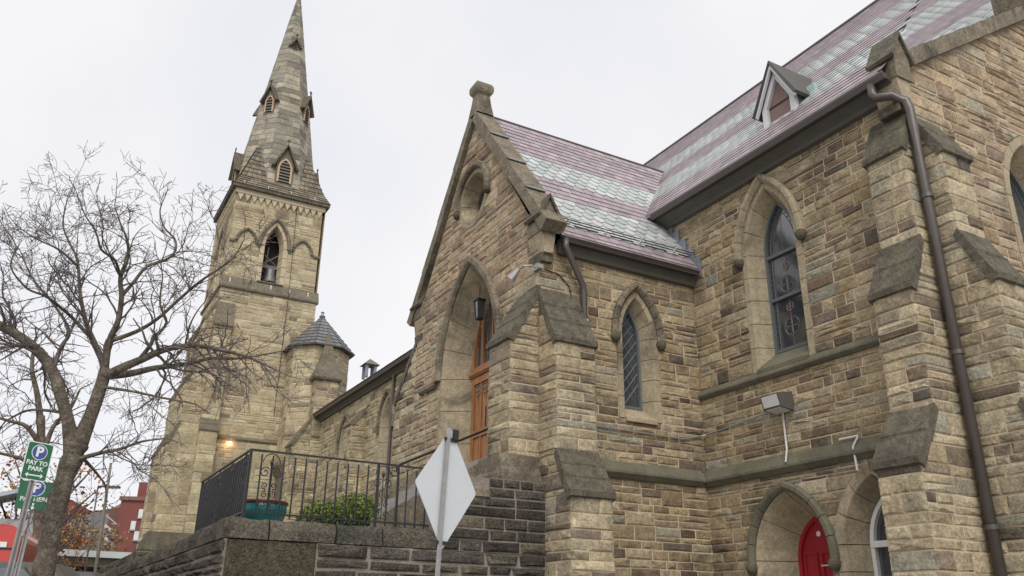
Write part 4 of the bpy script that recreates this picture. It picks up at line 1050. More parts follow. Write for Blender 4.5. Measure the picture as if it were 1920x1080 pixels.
for k in range(8):
    for r in range(rowst):
        t0,t1=r/rowst,min(1,(r+1.35)/rowst); ap_=V((UX,UY,15.25))
        a0=oc2(13.4,UR+.24,k).lerp(ap_,t0);a1=oc2(13.4,UR+.24,k+1).lerp(ap_,t0);b0=oc2(13.4,UR+.20,k).lerp(ap_,t1);b1=oc2(13.4,UR+.20,k+1).lerp(ap_,t1)
        n=max(1,4-r//3)
        for c in range(n):
            p0=a0.lerp(a1,c/n+.006);p1=a0.lerp(a1,(c+1)/n-.006);p2=b0.lerp(b1,(c+1)/n-.006);p3=b0.lerp(b1,c/n+.006)
            nn=(p1-p0).cross(p3-p0).normalized(); g=U(.8,1.2); v=[p0+nn*.035,p1+nn*.035,p2+nn*.008,p3+nn*.008,p0+nn*.01,p1+nn*.01]
            mesh('turret_slate',v,[(0,1,2,3),(4,5,1,0)],M['slate_g'],CRF,[(.15*g,.15*g,.155*g)]*2)
MB().prism([oc2(13.36,UR+.26,k) for k in range(8)],V((0,0,.05))).build('turret_eaves',M['board'],TW)
MB().lathe(V((UX,UY,15.17)),[(.12,0),(.16,.05),(.10,.12),(.06,.2),(.09,.27),(0,.32)],10).build('turret_finial',M['lead'],TW)
# ---- pinnacled end buttress of the nave
px_,py_=-36.0,10.55
PN=thing('pinnacle_buttress','stone buttress with flared spirelet cap between tower and nave','buttress',(px_,py_,4.6))
m=MB(); fl=[(.62,11.65),(.66,11.75),(.62,11.88),(.46,12.3),(.36,12.6),(.22,13.2),(.05,14.0)]
v=[];f=[]
for r,z in fl: v+=[V((px_+a*r,py_+b_*r,z)) for a,b_ in((1,-1),(1,1),(-1,1),(-1,-1))]
for i in range(len(fl)-1):
    for j in range(4): f.append((4*i+j,4*i+(j+1)%4,4*i+4+(j+1)%4,4*i+4+j))
f.append((0,1,2,3)); m.add(v,f); m.build('spirelet',M['cope_t'],PN)
SPB=Store(PN,M['stone'],'stone')
zpb=clipc(TAB,4.6,11.66,.05)
for fr,a,b_ in((Frame((px_+.5,0,0),(0,1,0),(1,0,0)),py_-.5,py_+.5),(Frame((0,py_-.5,0),(1,0,0),(0,-1,0)),px_-.5,px_+.5)):
    wall(fr,lambda z:(a,b_),[],zpb,SPB,PN,PAL_T,M['mortar'],edgeL=True,edgeR=True,wmin=.3,wmax=.8,name='pier_face')
buttress(Frame((0,py_-.5,0),(1,0,0),(0,-1,0)),px_-.42,px_+.42,[(4.6,.75),(8.7,.75),(9.9,0)],TAB,SPB,PN,PAL_T,M['mortar'],M['cope'],nslab=1)
SPB.flush()
TS.flush()
# small ventilator on the nave eaves
VT=thing('roof_ventilator','small ventilator with pyramid cap at the nave eaves','ventilator',(-28.95,10.1,10.1))
m=MB(); c=V((-28.95,10.15,10.1))
for a in(-.16,.16):
    for b_ in(-.16,.16): m.abox(c.x+a-.05,c.x+a+.05,c.y+b_-.05,c.y+b_+.05,c.z,c.z+.5)
m.build('post',M['lead'],VT)
MB().add([c+V((-.3,-.3,.5)),c+V((.3,-.3,.5)),c+V((.3,.3,.5)),c+V((-.3,.3,.5)),c+V((0,0,.78))],[(0,1,4),(1,2,4),(2,3,4),(3,0,4),(3,2,1,0)]).build('cap',M['timber'],VT)
# ------------------------------------------------------------------ terrace, retaining wall, lawn
WX,WY,WT=-11.62,2.30,2.95
RW=thing('retaining_wall','dark rough stone retaining wall of the raised church terrace','wall',(WX,WY,.8))
RS=Store(RW,M['stone_r'])
FRX=Frame((WX,0,0),(0,1,0),(1,0,0)); FRY=Frame((0,WY,0),(1,0,0),(0,-1,0))
RT=[.5,.85,1.15,1.5,1.72,2.02,2.28,2.60]
big=lambda z:(2.55,3.78) if 2.0<z<2.60 else None
kr=dict(wmin=.3,wmax=.95,j=.045,rel=.045,split=.2,jit=.014)
RT2=[.5,.75,.95,1.2,1.38,1.58,1.72,1.95,2.12,2.36,2.50,2.69]
wall(FRX,lambda z:(WY,7.16),[lambda z:(2.34,3.52) if 1.72<z<2.69 else None],RT2,RS,RW,PAL_R,M['mortar_r'],edgeL=True,**kr)
stone(FRX,[(2.335,1.725),(3.515,1.725),(3.515,2.685),(2.335,2.685)],.01,.02,(.19,.16,.11),RS,RW)
wall(FRY,lambda z:(-34.0,WX),[],RT2,RS,RW,PAL_R,M['mortar_r'],edgeR=True,**kr)
def cap_stones(fr,u0,u1,zc,th,dep,ov=.05):
    u=u0
    while u<u1-.05:
        w=min(U(.45,.95),u1-u)
        if u1-u-w<.35: w=u1-u
        z0=zc-th; e=U(-.02,.02)
        q=[(u+.012,z0),(u+w-.012,z0),(u+w-.012,zc+e),(u+.012,zc+e*.5)]
        b=MB(); k=5; v=[];f=[]
        for i in range(k):
            uu=u+.012+(w-.024)*i/(k-1)
            for d,z in[(-dep,z0),(ov+U(-.02,.02),z0+.01),(ov+U(-.015,.025),z0+th*.5),(ov-.02+U(-.02,.015),zc-.05),(ov-.09,zc+U(-.015,.02)),(-dep,zc+U(-.01,.02))]: v.append(fr.p(uu,d,z))
        for i in range(k-1):
            for j in range(6): f.append((i*6+j,i*6+(j+1)%6,i*6+6+(j+1)%6,i*6+6+j))
        f+=[tuple(range(6)),tuple(range((k-1)*6,k*6))]
        mesh('cap_stone',v,f,M['stone_r'],RW,[pick([((.20,.175,.138),3),((.25,.215,.163),2),((.16,.139,.112),2)])]*len(f),False)
        u+=w
cap_stones(FRX,WY-.04,5.29,2.96,.27,.45,.02); cap_stones(FRY,-34,WX-.46,2.96,.27,.45,.02)
# taller dark cheek below the porch plinth
FRC=Frame((WX+.015,0,0),(0,1,0),(1,0,0))
wall(FRC,lambda z:(5.30 if z<2.95 else 5.62 if z<3.5 else 6.15,7.15),[],[2.69,2.86,3.02,3.2,3.36,3.5,3.65,3.80],RS,RW,PAL_R,M['mortar_r'],wmin=.25,wmax=.7,j=.026,rel=.03,edgeL=True,jit=.006)
m=MB(); m.abox(WX-.5,WX+.05,5.60,6.14,3.502,3.60); m.build('cap_stone',M['cope'],RW); m=MB(); m.abox(WX-.5,WX-.002,5.31,7.15,2.6,3.79); m.build('core',M['mortar_r'],RW)
FR2=Frame((-35.5,0,0),(0,1,0),(1,0,0)); FR3=Frame((0,3.9,0),(1,0,0),(0,-1,0))
wall(FR2,lambda z:(3.9,8.6),[],[2.7,3.05,3.35,3.72,4.1],RS,RW,PAL_R,M['mortar_r'],edgeL=True,**kr); wall(FR3,lambda z:(-58,-35.5),[],[2.7,3.05,3.35,3.72,4.1],RS,RW,PAL_R,M['mortar_r'],edgeR=True,**kr)
RS.flush()
m=MB(); m.add([V((-15.5,WY+.4,2.9)),V((WX-.4,WY+.4,2.9)),V((WX-.4,7.1,2.9)),V((-15.5,7.1,2.9))],[(0,1,2,3)]); m.build('terrace',M['pave'],kind='structure')
def lawn():
    v=[];f=[];nx,ny=84,40
    for j in range(ny+1):
        for i in range(nx+1):
            x=-15.5-(58-15.5)*i/nx; y=WY+.35+(10.4-WY-.35)*j/ny
            z=4.12 if (x<-35.6 and y>3.95) else 2.80; v.append(V((x,y,z)))
    for j in range(ny):
        for i in range(nx): a=j*(nx+1)+i; f.append((a,a+1,a+nx+2,a+nx+1))
    mesh('lawn',v,f,M['grass'],kind='structure')
lawn()
g=MB()
for i in range(2600):
    x=U(-37.2,-35.6); y=U(3.95,7.5); z=4.1; h=U(.06,.16); a=U(0,6.28)
    g.add([V((x-.012*math.cos(a),y-.012*math.sin(a),z)),V((x+.012*math.cos(a),y+.012*math.sin(a),z)),V((x+U(-.06,.06),y+U(-.06,.06),z+h))],[(0,1,2)])
g.build('grass_blades',M['grass'],kind='stuff',label='short green grass at the foot of the tower',cat='grass')
# entrance steps
SP=thing('entrance_steps','grey stone entrance steps rising to the oak doors','steps',(-14.3,5,2.9))
n=9
for i in range(n):
    y0=4.75+i*.27; z1=2.9+(i+1)*.172
    MB().abox(-16.0,-12.85,y0,7.75 if i==n-1 else y0+.30,z1-.172,z1).build('step',M['kerb'],SP)
m=MB(); m.prism([V((-16.35,y,z)) for y,z in[(4.6,2.9),(4.6,3.25),(5.1,3.6),(7.15,4.8),(7.15,2.9)]],V((.34,0,0))); m.build('cheek_wall',M['stone_r'] if False else M['cope'],SP)
m=MB(); m.prism([V((-12.83,y,z)) for y,z in[(4.7,2.9),(4.7,3.2),(7.15,4.6),(7.15,2.9)]],V((.25,0,0))); m.build('cheek_wall',M['cope'],SP)
# ------------------------------------------------------------------ iron railing
FX,FY=-11.86,2.55; FZ0,FZ1=3.0,3.90
def spiral(m,c,u,r,turns,dirn,a0,rad=.007,n=22):
    pts=[]
    for i in range(n+1):
        t=i/n; a=a0+dirn*turns*2*math.pi*t; rr=r*(1-.82*t); pts.append(c+u*(rr*math.cos(a))+V((0,0,rr*math.sin(a))))
    m.tube(pts,rad,5)
def rail_run(root,p0,p1,sp,panels,posts,bw=1):
    d=(p1-p0); Ln=d.length; u=d/Ln
    for z,r in((FZ1,.02),(FZ0+.06,.014),):
        MB().box((p0+p1)/2+V((0,0,z)),u*Ln,V((-u.y,u.x,0))*.035,V((0,0,.022))).build('rail',M['iron'],root)
    k=int(round(Ln/sp))
    for i in range(k+1):
        p=p0+u*(Ln*i/k); w=.034 if i in posts else .019
        MB().box(p+V((0,0,(FZ0+FZ1)/2-.02)),u*w*bw,V((-u.y,u.x,0))*w*bw,V((0,0,FZ1-FZ0+.03 if i in posts else FZ1-FZ0-.06))).build('post' if i in posts else 'baluster',M['iron'],root)
    for s in panels:
        c=p0+u*s; m=MB()
        m.tube([c+V((0,0,FZ0+.08)),c+V((0,0,FZ1-.16))],.008,5); m.tube([c+V((0,0,FZ1-.2)),c+V((0,0,FZ1-.15)),c+V((0,0,FZ1-.10))],[.012,.026,.004],6)
        for q in(-1,1):
            uu=u*q
            spiral(m,c+uu*.075+V((0,0,FZ1-.29)),uu,.075,1.35,-1,math.pi*.75); spiral(m,c+uu*.06+V((0,0,FZ1-.47)),uu,.05,1.3,1,-math.pi*.6)
            m.tube([c+uu*.06+V((0,0,FZ0+.34)),c+uu*.06+V((0,0,FZ1-.5))],.006,5)
            spiral(m,c+uu*.07+V((0,0,FZ0+.17)),uu,.07,1.35,1,-math.pi*.75); spiral(m,c+uu*.055+V((0,0,FZ0+.31)),uu,.045,1.3,-1,math.pi*.6)
        m.tube([c+u*(.12*math.cos(t*math.pi/8))+V((0,0,FZ1-.16+.13*math.sin(t*math.pi/8))) for t in range(9)],.008,5)
        m.build('scroll_panel',M['iron'],root)
IR=thing('iron_railing','black wrought iron railing with scroll panels along the terrace edge','railing',(FX,FY,FZ0-.05))
rail_run(IR,V((FX,FY,0)),V((FX-.12,5.55,0)),.158,[.30,1.98],(0,18,12))
rail_run(IR,V((FX,FY,0)),V((FX-3.35,FY-.02,0)),.115,[.25,1.1,1.95,2.8],(0,29),1.05)
HR=thing('stair_handrail','sloping black iron handrail rising to the entrance door','handrail',(-13.0,4.85,2.9))
a0=onp(748,872,1,4.95); a1=onp(921,802,1,7.05)
m=MB(); m.tube([a0+V((0,0,-.16)),a0+V((0,-.03,-.05)),a0,a1],.021,8); m.build('rail',M['iron'],HR)
MB().tube([a1+V((0,-.02,.22)),a1+V((0,-.02,-.2))],.022,6).build('bracket',M['iron'],HR)
MB().tube([a0+V((0,0,0)),V((a0.x,a0.y,2.92))],.02,6).build('newel',M['iron'],HR)
m=MB(); spiral(m,a0+V((0,-.07,-.12)),V((0,-1,0)),.09,1.2,1,math.pi/2,.009); m.build('scroll',M['iron'],HR)
# ------------------------------------------------------------------ pot, shrub, kerb
pc=onp(497,962,2,2.97); pc=V((-12.75,3.02,2.93))
PT=thing('glazed_pot','teal glazed flower pot with dark red rim at the railing corner','flower pot',tuple(pc))
MB().lathe(pc,[(.0,.01),(.20,.01),(.24,.03),(.29,.12),(.325,.24),(.33,.34),(.315,.36),(.29,.30),(.0,.30)],28).build('body',M['teal'],PT,True)
MB().lathe(pc,[(.315,.345),(.345,.355),(.35,.385),(.325,.40),(.29,.385),(.29,.34)],28).build('rim',M['terra'],PT,True)
MB().lathe(pc,[(.0,-.03),(.26,-.03),(.27,.0),(.25,.02),(.0,.02)],24).build('saucer',M['terra'],PT,True)
def shrub(name,label,c,rx,ry,h,n,cols,group=None):
    root=thing(name,label,'shrub',tuple(c),group); r2=random.Random(name+str(c.x))
    lf=MB(); st=MB()
    for i in range(60):
        a=r2.uniform(0,6.28); q=r2.uniform(.2,1)**.6; e=c+V((rx*q*math.cos(a),ry*q*math.sin(a),h*r2.uniform(.6,.95)*(1-.25*q*q))); s=c+V((rx*.35*q*math.cos(a),ry*.35*q*math.sin(a),0))
        st.tube([s,(s+e)/2+V((0,0,.05)),e],[.012,.008,.004],4,False)
    for i in range(n):
        a=r2.uniform(0,6.28); q=r2.uniform(0,1)**.5; zz=r2.uniform(.05,1)
        p=c+V((rx*q*math.cos(a)*(1-.25*zz**3),ry*q*math.sin(a)*(1-.25*zz**3),h*zz*(1-.22*q*q)*r2.uniform(.9,1.08)))
        d=V((r2.gauss(0,1),r2.gauss(0,1),r2.gauss(.7,.8))).normalized(); w=d.orthogonal().normalized(); l=r2.uniform(.035,.07)
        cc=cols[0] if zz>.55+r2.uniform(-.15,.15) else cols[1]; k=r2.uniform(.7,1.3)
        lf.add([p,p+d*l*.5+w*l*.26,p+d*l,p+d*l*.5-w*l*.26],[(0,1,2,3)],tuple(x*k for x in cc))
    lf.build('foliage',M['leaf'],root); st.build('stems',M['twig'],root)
for i,(px_,r,h_,lab) in enumerate([(606,.46,.66,'left'),(662,.50,.80,'right')]):
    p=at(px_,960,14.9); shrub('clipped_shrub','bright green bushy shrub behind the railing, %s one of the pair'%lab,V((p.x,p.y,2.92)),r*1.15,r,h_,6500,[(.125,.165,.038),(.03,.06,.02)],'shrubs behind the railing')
KB=[]
for i,(a,b_) in enumerate([(600,650),(655,705)]):
    p0=at(a,972,14.2); p1=at(b_,966,14.2)
    o=MB().prism([V((p0.x,p0.y,2.9)),V((p1.x,p1.y,2.9)),V((p1.x-.3,p1.y+.1,2.9)),V((p0.x-.3,p0.y+.1,2.9))],V((0,0,.20))).build('planter_kerb',M['cope'],None)
    o['label']='low stone planter kerb in front of the %s shrub'%('left' if i==0 else 'right'); o['category']='kerb'; o['group']='planter kerbs'
# ------------------------------------------------------------------ signs
def text_mesh(name,body,size,mat,parent,M4,bold=0.0,depth=.001):
    cu=bpy.data.curves.new(name,'FONT'); cu.body=body; cu.size=size; cu.align_x='CENTER'; cu.align_y='CENTER'; cu.offset=bold; cu.extrude=depth; cu.resolution_u=4
    o=bpy.data.objects.new(name,cu); S.collection.objects.link(o); bpy.context.view_layer.update()
    me=bpy.data.meshes.new_from_object(o); bpy.data.objects.remove(o)
    v=[M4@q.co for q in me.vertices]; f=[tuple(p.vertices) for p in me.polygons]
    bpy.data.meshes.remove(me)
    return mesh(name,v,f,mat,parent)
def mat4(c,x,y):
    z=x.cross(y).normalized(); m=Matrix((x,y,z)).transposed().to_4x4(); m.translation=c; return m
def rrect(w,h,r,n=5):
    p=[]
    for cx,cy,a0 in((w-r,h-r,0),(-w+r,h-r,90),(-w+r,-h+r,180),(w-r,-h+r,270)):
        for i in range(n+1): a=R_(a0+90*i/n); p.append((cx+r*math.cos(a),cy+r*math.sin(a)))
    return p
def plate(name,poly,z0,z1,M4,mat,parent):
    return MB().prism([M4@V((a,b,z0)) for a,b in poly],(M4.to_3x3()@V((0,0,1)))*(z1-z0)).build(name,mat,parent)
def circle(r,n=24): return [(r*math.cos(2*math.pi*i/n),r*math.sin(2*math.pi*i/n)) for i in range(n)]
def upost(name,p0,p1,face,parent,w=.05,d=.028):
    """galvanised U channel post"""
    ax=(p1-p0).normalized(); s=ax.cross(face).normalized()
    pf=[(-w,0),(-w*.55,0),(-w*.4,-d),(w*.4,-d),(w*.55,0),(w,0),(w,.004),(w*.5,.004),(w*.34,-d+.005),(-w*.34,-d+.005),(-w*.5,.004),(-w,.004)]
    return MB().prism([p0+s*a*.62+face*b for a,b in pf],p1-p0).build(name,M['steel'],parent)
# diamond sign seen from the back
D0=7.4
top=at(839,803,D0); bot=at(823,1003,D0); ax=(top-bot).normalized(); foot=bot-ax*((bot.z-.0)/ax.z)
hd=(_r0*math.cos(R_(48))+_f0*math.sin(R_(48))); hd=(hd-ax*hd.dot(ax)).normalized()
DS=thing('diamond_sign','bare metal back of a diamond shaped road sign on a steel post','road sign',tuple(foot))
cen=at(837,915,D0+.035); nrm=hd.cross(ax).normalized()
if nrm.dot(CAMP-cen)<0: nrm=-nrm
hw,hh=.37,.52
m4=mat4(cen,hd,ax)
def rdiamond(w,h,r=.03):
    pts=[]; cs=[(w,0),(0,h),(-w,0),(0,-h)]
    for i in range(4):
        p=V(cs[i]); a=V(cs[i-1]); b=V(cs[(i+1)%4]); pa=p.lerp(a,r/(a-p).length); pb=p.lerp(b,r/(b-p).length)
        for t in(0,.33,.67,1): q=pa.lerp(p,t).lerp(p.lerp(pb,t),t); pts.append((q.x,q.y))
    return pts
plate('sign_plate',rdiamond(hw,hh),-.003,.003,m4,M['alu'],DS)
pp=cen+nrm*.035
pt0=foot+nrm*.0; line=lambda z: at(839,803,D0)+ax*0
ps=MB(); 
post_top=top+nrm*.02; post_bot=foot+nrm*.02
ps=MB().box((post_top+post_bot)/2,hd*.034,nrm*.022,(post_top-post_bot)).build('post',M['steel'],DS)
for q in(.42,-.46):
    c=cen+ax*q+nrm*.012; MB().box(c,hd*.15,nrm*.022,ax*.028).build('clamp_bar',M['iron'],DS)
MB().box(cen+ax*.47+hd*.045+nrm*.02,hd*.05,nrm*.03,ax*.09).build('clamp',M['iron'],DS)
# pay to park signs
def park_sign(label,cpx,cpy,dist,yawdeg,w,h,lean,kind):
    c=at(cpx,cpy,dist); x=(_r0*math.cos(R_(yawdeg))+_f0*math.sin(R_(yawdeg)))
    y=(V((0,0,1))+x*lean).normalized(); x=(x-y*x.dot(y)).normalized(); m4=mat4(c,x,y); nz=x.cross(y)
    foot=c-y*((c.z-gz(c.x,c.y))/y.z)
    root=thing('parking_sign',label,'parking sign',tuple(foot),'parking signs by the tree')
    if kind==1:
        plate('sign_plate',rrect(w/2,h/2,.03),-.002,0,m4,M['sign_white'],root)
        plate('face',rrect(w/2-.010,h/2-.010,.022),.0005,.002,m4,M['green_sign'],root)
        plate('roundel',[(a,b+h*.24) for a,b in circle(.088)],.0025,.003,m4,M['sign_white'],root); plate('roundel',[(a,b+h*.24) for a,b in circle(.080)],.0035,.004,m4,M['blue_sign'],root)
        text_mesh('lettering','P',.155,M['sign_white'],root,m4@Matrix.Translation((0,h*.24,.0055)),.006)
        text_mesh('lettering','PAY TO',.068,M['sign_white'],root,m4@Matrix.Translation((0,-h*.05,.0035)),.002); text_mesh('lettering','PARK',.068,M['sign_white'],root,m4@Matrix.Translation((0,-h*.20,.0035)),.002)
        t=.012; L_=.10; ya=-h*.37
        plate('arrow',[(-L_,ya),(-L_+.03,ya+.028),(-L_+.03,ya+t*.6),(L_-.03,ya+t*.6),(L_-.03,ya+.028),(L_,ya),(L_-.03,ya-.028),(L_-.03,ya-t*.6),(-L_+.03,ya-t*.6),(-L_+.03,ya-.028)],.0025,.0035,m4,M['sign_white'],root)
        upost('post',foot-nz*.01,c-y*(h/2-.0)-nz*.004,nz,root,.05); upost('post',c-y*(h/2)-nz*.012,c+y*(h/2-.02)-nz*.012,nz,root,.05)
    else:
        plate('sign_plate',rrect(w/2,h/2,.01),-.002,.002,m4,M['green_sign'],root)
        plate('roundel',[(a,b+h*.25) for a,b in circle(.112)],.0025,.003,m4,M['sign_white'],root); plate('roundel',[(a,b+h*.25) for a,b in circle(.100)],.0035,.004,m4,M['blue_sign'],root)
        text_mesh('lettering','P',.19,M['sign_white'],root,m4@Matrix.Translation((0,h*.25,.0055)),.006)
        text_mesh('lettering','PAY HERE',.085,M['sign_white'],root,m4@Matrix.Translation((0,-h*.14,.0035)),.002)
        ya=-h*.27
        plate('arrow',[(-.012,ya),(-.012,ya-.06),(-.035,ya-.055),(0,ya-.10),(.035,ya-.055),(.012,ya-.06),(.012,ya)],.0025,.0035,m4,M['sign_white'],root)
        upost('post',foot-nz*.03,c+y*(h/2)-nz*.03,nz,root,.05)
park_sign('green pay to park sign with double arrow on leaning steel post',70,865,11.1,52,.29,.43,.03,1)
park_sign('wide green pay here sign with down arrow half behind the tree',66,929,14.2,20,.46,.40,.02,2)
# ------------------------------------------------------------------ bare street tree
def bare_tree(label,base_pts,limbs,seed,dens=1.0,tw=1.0,group=None):
    r=random.Random(seed); foot=base_pts[0][0]
    root=thing('bare_tree',label,'tree',tuple(foot),group)
    def smooth(pts,k=4):
        out=[]
        P=[pts[0]]+pts+[pts[-1]]
        for i in range(1,len(P)-2):
            for j in range(k):
                t=j/k; a,b,c,d=P[i-1],P[i],P[i+1],P[i+2]
                q=.5*((2*b[0])+(c[0]-a[0])*t+(2*a[0]-5*b[0]+4*c[0]-d[0])*t*t+(3*b[0]-a[0]-3*c[0]+d[0])*t*t*t)
                out.append((q,b[1]+(c[1]-b[1])*t))
        out.append(pts[-1]); return out
    tp=smooth(base_pts); m=MB(); m.tube([p for p,_ in tp],[q*(1+.10*math.sin(i*1.7)) for i,(_,q) in enumerate(tp)],14); m.build('trunk',M['bark'],root,True)
    tw_=MB(); count=[0]
    def wiggle(p,d,L,seg,curl):
        pts=[p]; n=max(2,int(L/seg))
        for i in range(n):
            d=(d+V((r.gauss(0,curl),r.gauss(0,curl),r.gauss(0,curl))))
            d.normalize(); p=p+d*(L/n); pts.append(p)
        return pts
    def child_dir(d,spread,up):
        o=d.orthogonal().normalized(); o.rotate(Matrix.Rotation(r.uniform(0,6.283),3,d)); a=math.radians(r.uniform(*spread))
        q=d*math.cos(a)+o*math.sin(a)+V((0,0,up)); return q.normalized()
    def grow(p,d,L,rad,lev):
        pts=wiggle(p,d,L,.09 if lev<2 else .06,.20 if lev<2 else .30)
        n=len(pts); rr=[max(.003*tw,rad*(1-.62*i/(n-1))) for i in range(n)]
        tw_.tube(pts,rr,5 if lev<1 else (4 if lev<2 else 3),False); count[0]+=1
        if lev>=3: return
        k={0:int(L/.125),1:int(L/.10),2:int(L/.09)}[lev]; k=int(k*dens+r.random())
        for i in range(k):
            t=r.uniform(.18,1); j=min(n-2,int(t*(n-1))); dd=(pts[j+1]-pts[j]).normalized()
            nl=L*{0:r.uniform(.34,.62),1:r.uniform(.3,.58),2:r.uniform(.3,.55)}[lev]*(1-.35*t)
            if nl<.05: continue
            grow(pts[j],child_dir(dd,(28,70),.12 if lev<2 else .03),nl,rr[j]*.62,lev+1)
    nodes=[p for p,_ in tp]
    for li,lim in enumerate(limbs):
        near=min(nodes,key=lambda q:(q-lim['p'][0][0]).length)
        lp=[(near,lim['p'][0][1])]+list(lim['p'][1:]) if (near-lim['p'][0][0]).length<.9 else list(lim['p'])
        pts=smooth(lp); m=MB(); n=len(pts); rr=[q for _,q in pts]; P=[p for p,_ in pts]; nodes+=P
        m.tube(P,rr,9,True); m.build('limb',M['bark'],root,True)
        Ls=sum((P[i+1]-P[i]).length for i in range(n-1)); k=int(Ls/.16*dens*lim.get('d',1))
        for i in range(k):
            t=r.uniform(lim.get('s',.2),1)
            j=min(n-2,int(t*(n-1))); dd=(P[j+1]-P[j]).normalized()
            grow(P[j],child_dir(dd,(30,75),lim.get('up',.22)),r.uniform(.5,1.35)*(1.1-.4*t)*lim.get('l',1),min(.02,rr[j]*.45),1 if rr[j]<.014 else 0)
        grow(P[-1],(P[-1]-P[-3]).normalized(),r.uniform(.3,.5)*lim.get('l',1),rr[-1],1)
    tw_.build('twigs',M['twig'],root,False,kind='stuff')
    return root
TD=11.6
def T(px,py,w,dd=0):
    if py<500: py=500-(500-py)*.64
    p=at(px,py,TD+dd); return (p, w/2*(p-CAMP).dot(CF)/FPX*(.80 if w>41 else .63))
b0=at(85,1080,TD); foot=V((b0.x,b0.y,gz(b0.x,b0.y)))+ (b0-at(112,950,TD)).normalized()*0
foot=V((at(66,1150,TD).x,at(66,1150,TD).y,gz(b0.x,b0.y)-.05))
base=[(foot,.17),T(80,1080,47),T(92,1015,43),T(110,935,43),T(133,865,45),T(148,832,44)]
limbs=[
 dict(p=[T(140,855,44),T(128,790,36),T(112,735,34),T(98,695,32,.2),T(72,660,30,.4),T(38,632,28,.5),T(-10,605,25,.6),T(-80,560,18,.8)],s=.35),
 dict(p=[T(150,840,46),T(168,785,40),T(186,735,37),T(196,700,36),T(194,676,12)],s=.7,d=.4,tip=0),
 dict(p=[T(193,690,24),T(205,640,19,-.1),T(222,600,16,-.2),T(228,555,15,-.3),T(226,520,13,-.3),T(240,470,10,-.4),T(238,420,7,-.5),T(225,370,5,-.5),T(215,320,3,-.5)]),
 dict(p=[T(190,680,22),T(180,650,18,.2),T(160,600,13,.4),T(150,545,10,.6),T(145,480,8,.7),T(130,430,6,.8),T(118,375,5,.9),T(125,310,3,1)]),
 dict(p=[T(196,708,30),T(228,690,26,-.2),T(270,672,22,-.4),T(310,655,19,-.6),T(360,648,15,-.8),T(410,655,11,-1.0),T(460,668,8,-1.2),T(510,690,5,-1.4)],up=-.04,d=1.1,s=.35),
 dict(p=[T(205,712,26),T(245,700,21,.1),T(290,690,17,.2),T(340,684,14,.3),T(395,672,10,.4),T(450,672,7,.5),T(520,660,4,.6)],up=.05,d=1.1,s=.3),
 dict(p=[T(222,640,14),T(255,622,12,-.2),T(295,598,10,-.4),T(335,562,9,-.6),T(375,528,8,-.8),T(418,498,6,-1),T(440,470,5,-1.1),T(458,418,3,-1.2)]),
 dict(p=[T(262,680,14,-.3),T(280,650,12,-.5),T(290,632,11,-.5),T(312,605,8,-.6),T(300,570,6,-.7),T(305,520,4,-.8)]),
 dict(p=[T(228,558,12,-.3),T(250,530,10,-.2),T(275,500,9,-.1),T(310,480,8,0),T(328,455,7,0),T(328,420,6,.1),T(308,385,5,.1),T(300,340,4,.2),T(305,310,3,.2)]),
 dict(p=[T(215,728,10),T(250,734,8,-.3),T(300,745,7,-.5),T(352,754,5,-.6)],up=.0,d=.5),
 dict(p=[T(160,868,16),T(185,850,12,-.2),T(225,842,9,-.4),T(265,828,7,-.5),T(310,822,4,-.6)],up=.02,d=1.2),
 dict(p=[T(168,655,12,.3),T(140,600,10,.2),T(112,575,9,0),T(85,555,8,-.2),T(50,540,6,-.3),T(20,500,5,-.4),T(30,440,4,-.4),T(10,390,3,-.4)]),
 dict(p=[T(96,700,16,.2),T(115,650,12,.6),T(130,620,9,.9),T(100,570,7,1.1),T(60,520,5,1.3),T(40,460,3,1.4)]),
 dict(p=[T(60,655,14,.5),T(24,648,11,.2),T(-20,660,8,0)],up=.05),
 dict(p=[T(226,520,9,-.3),T(215,480,8,-.5),T(190,450,7,-.7),T(180,400,5,-.8),T(160,350,4,-.9),T(150,310,3,-1)]),
 dict(p=[T(145,490,7,.6),T(110,450,6,.4),T(70,420,4,.3),T(40,390,3,.2)]),
 dict(p=[T(150,850,12,.2),T(175,880,8,.4),T(195,905,5,.5)],d=.5,up=.0),
 dict(p=[T(118,790,11,.3),T(92,770,9,.5),T(50,770,7,.6),T(10,790,5,.8)],up=.05),
]
bare_tree('large bare street tree with dense twigs in front of the tower',base,limbs,5)
# a thinner bare tree farther behind
TD2=24
def T2(px,py,w,dd=0): return (at(px,py,TD2+dd), w/2*(TD2+dd)/FPX)
q=at(70,1080,TD2)
base2=[(V((at(62,1150,TD2).x,at(62,1150,TD2).y,.8)),.24),T2(68,1050,18),T2(74,950,16),T2(78,860,15),T2(76,780,12)]
limbs2=[dict(p=[T2(76,790,12),T2(70,740,9),T2(60,690,7),T2(66,640,4)]),dict(p=[T2(78,850,10),T2(100,800,7),T2(130,770,5),T2(150,730,3)]),dict(p=[T2(77,840,10),T2(50,800,7),T2(20,790,5),T2(-15,780,3)]),dict(p=[T2(78,880,8),T2(40,860,6),T2(0,850,4)])]
bare_tree('slender bare tree standing behind the large street tree',base2,limbs2,9,.6,1.5)
# ------------------------------------------------------------------ far side of the street
def frame_at(px,dist,yawdeg=0):
    """ground point under pixel column px and facing axes"""
    p=at(px,1000,dist); d=V((p.x,p.y,0)).normalized(); s=V((d.y,-d.x,0))
    if s.dot(_r0)<0: s=-s
    M3=Matrix.Rotation(R_(yawdeg),3,'Z'); return V((p.x,p.y,gz(p.x,p.y))),M3@s,M3@d
def zat(px,py,dist): return at(px,py,dist).z
def lbox(m,o,s,d,a0,a1,b0,b1,z0,z1,c=None): m.box(o+s*((a0+a1)/2)+d*((b0+b1)/2)+V((0,0,(z0+z1)/2-o.z)),s*(a1-a0),d*(b1-b0),V((0,0,z1-z0)),c); return m
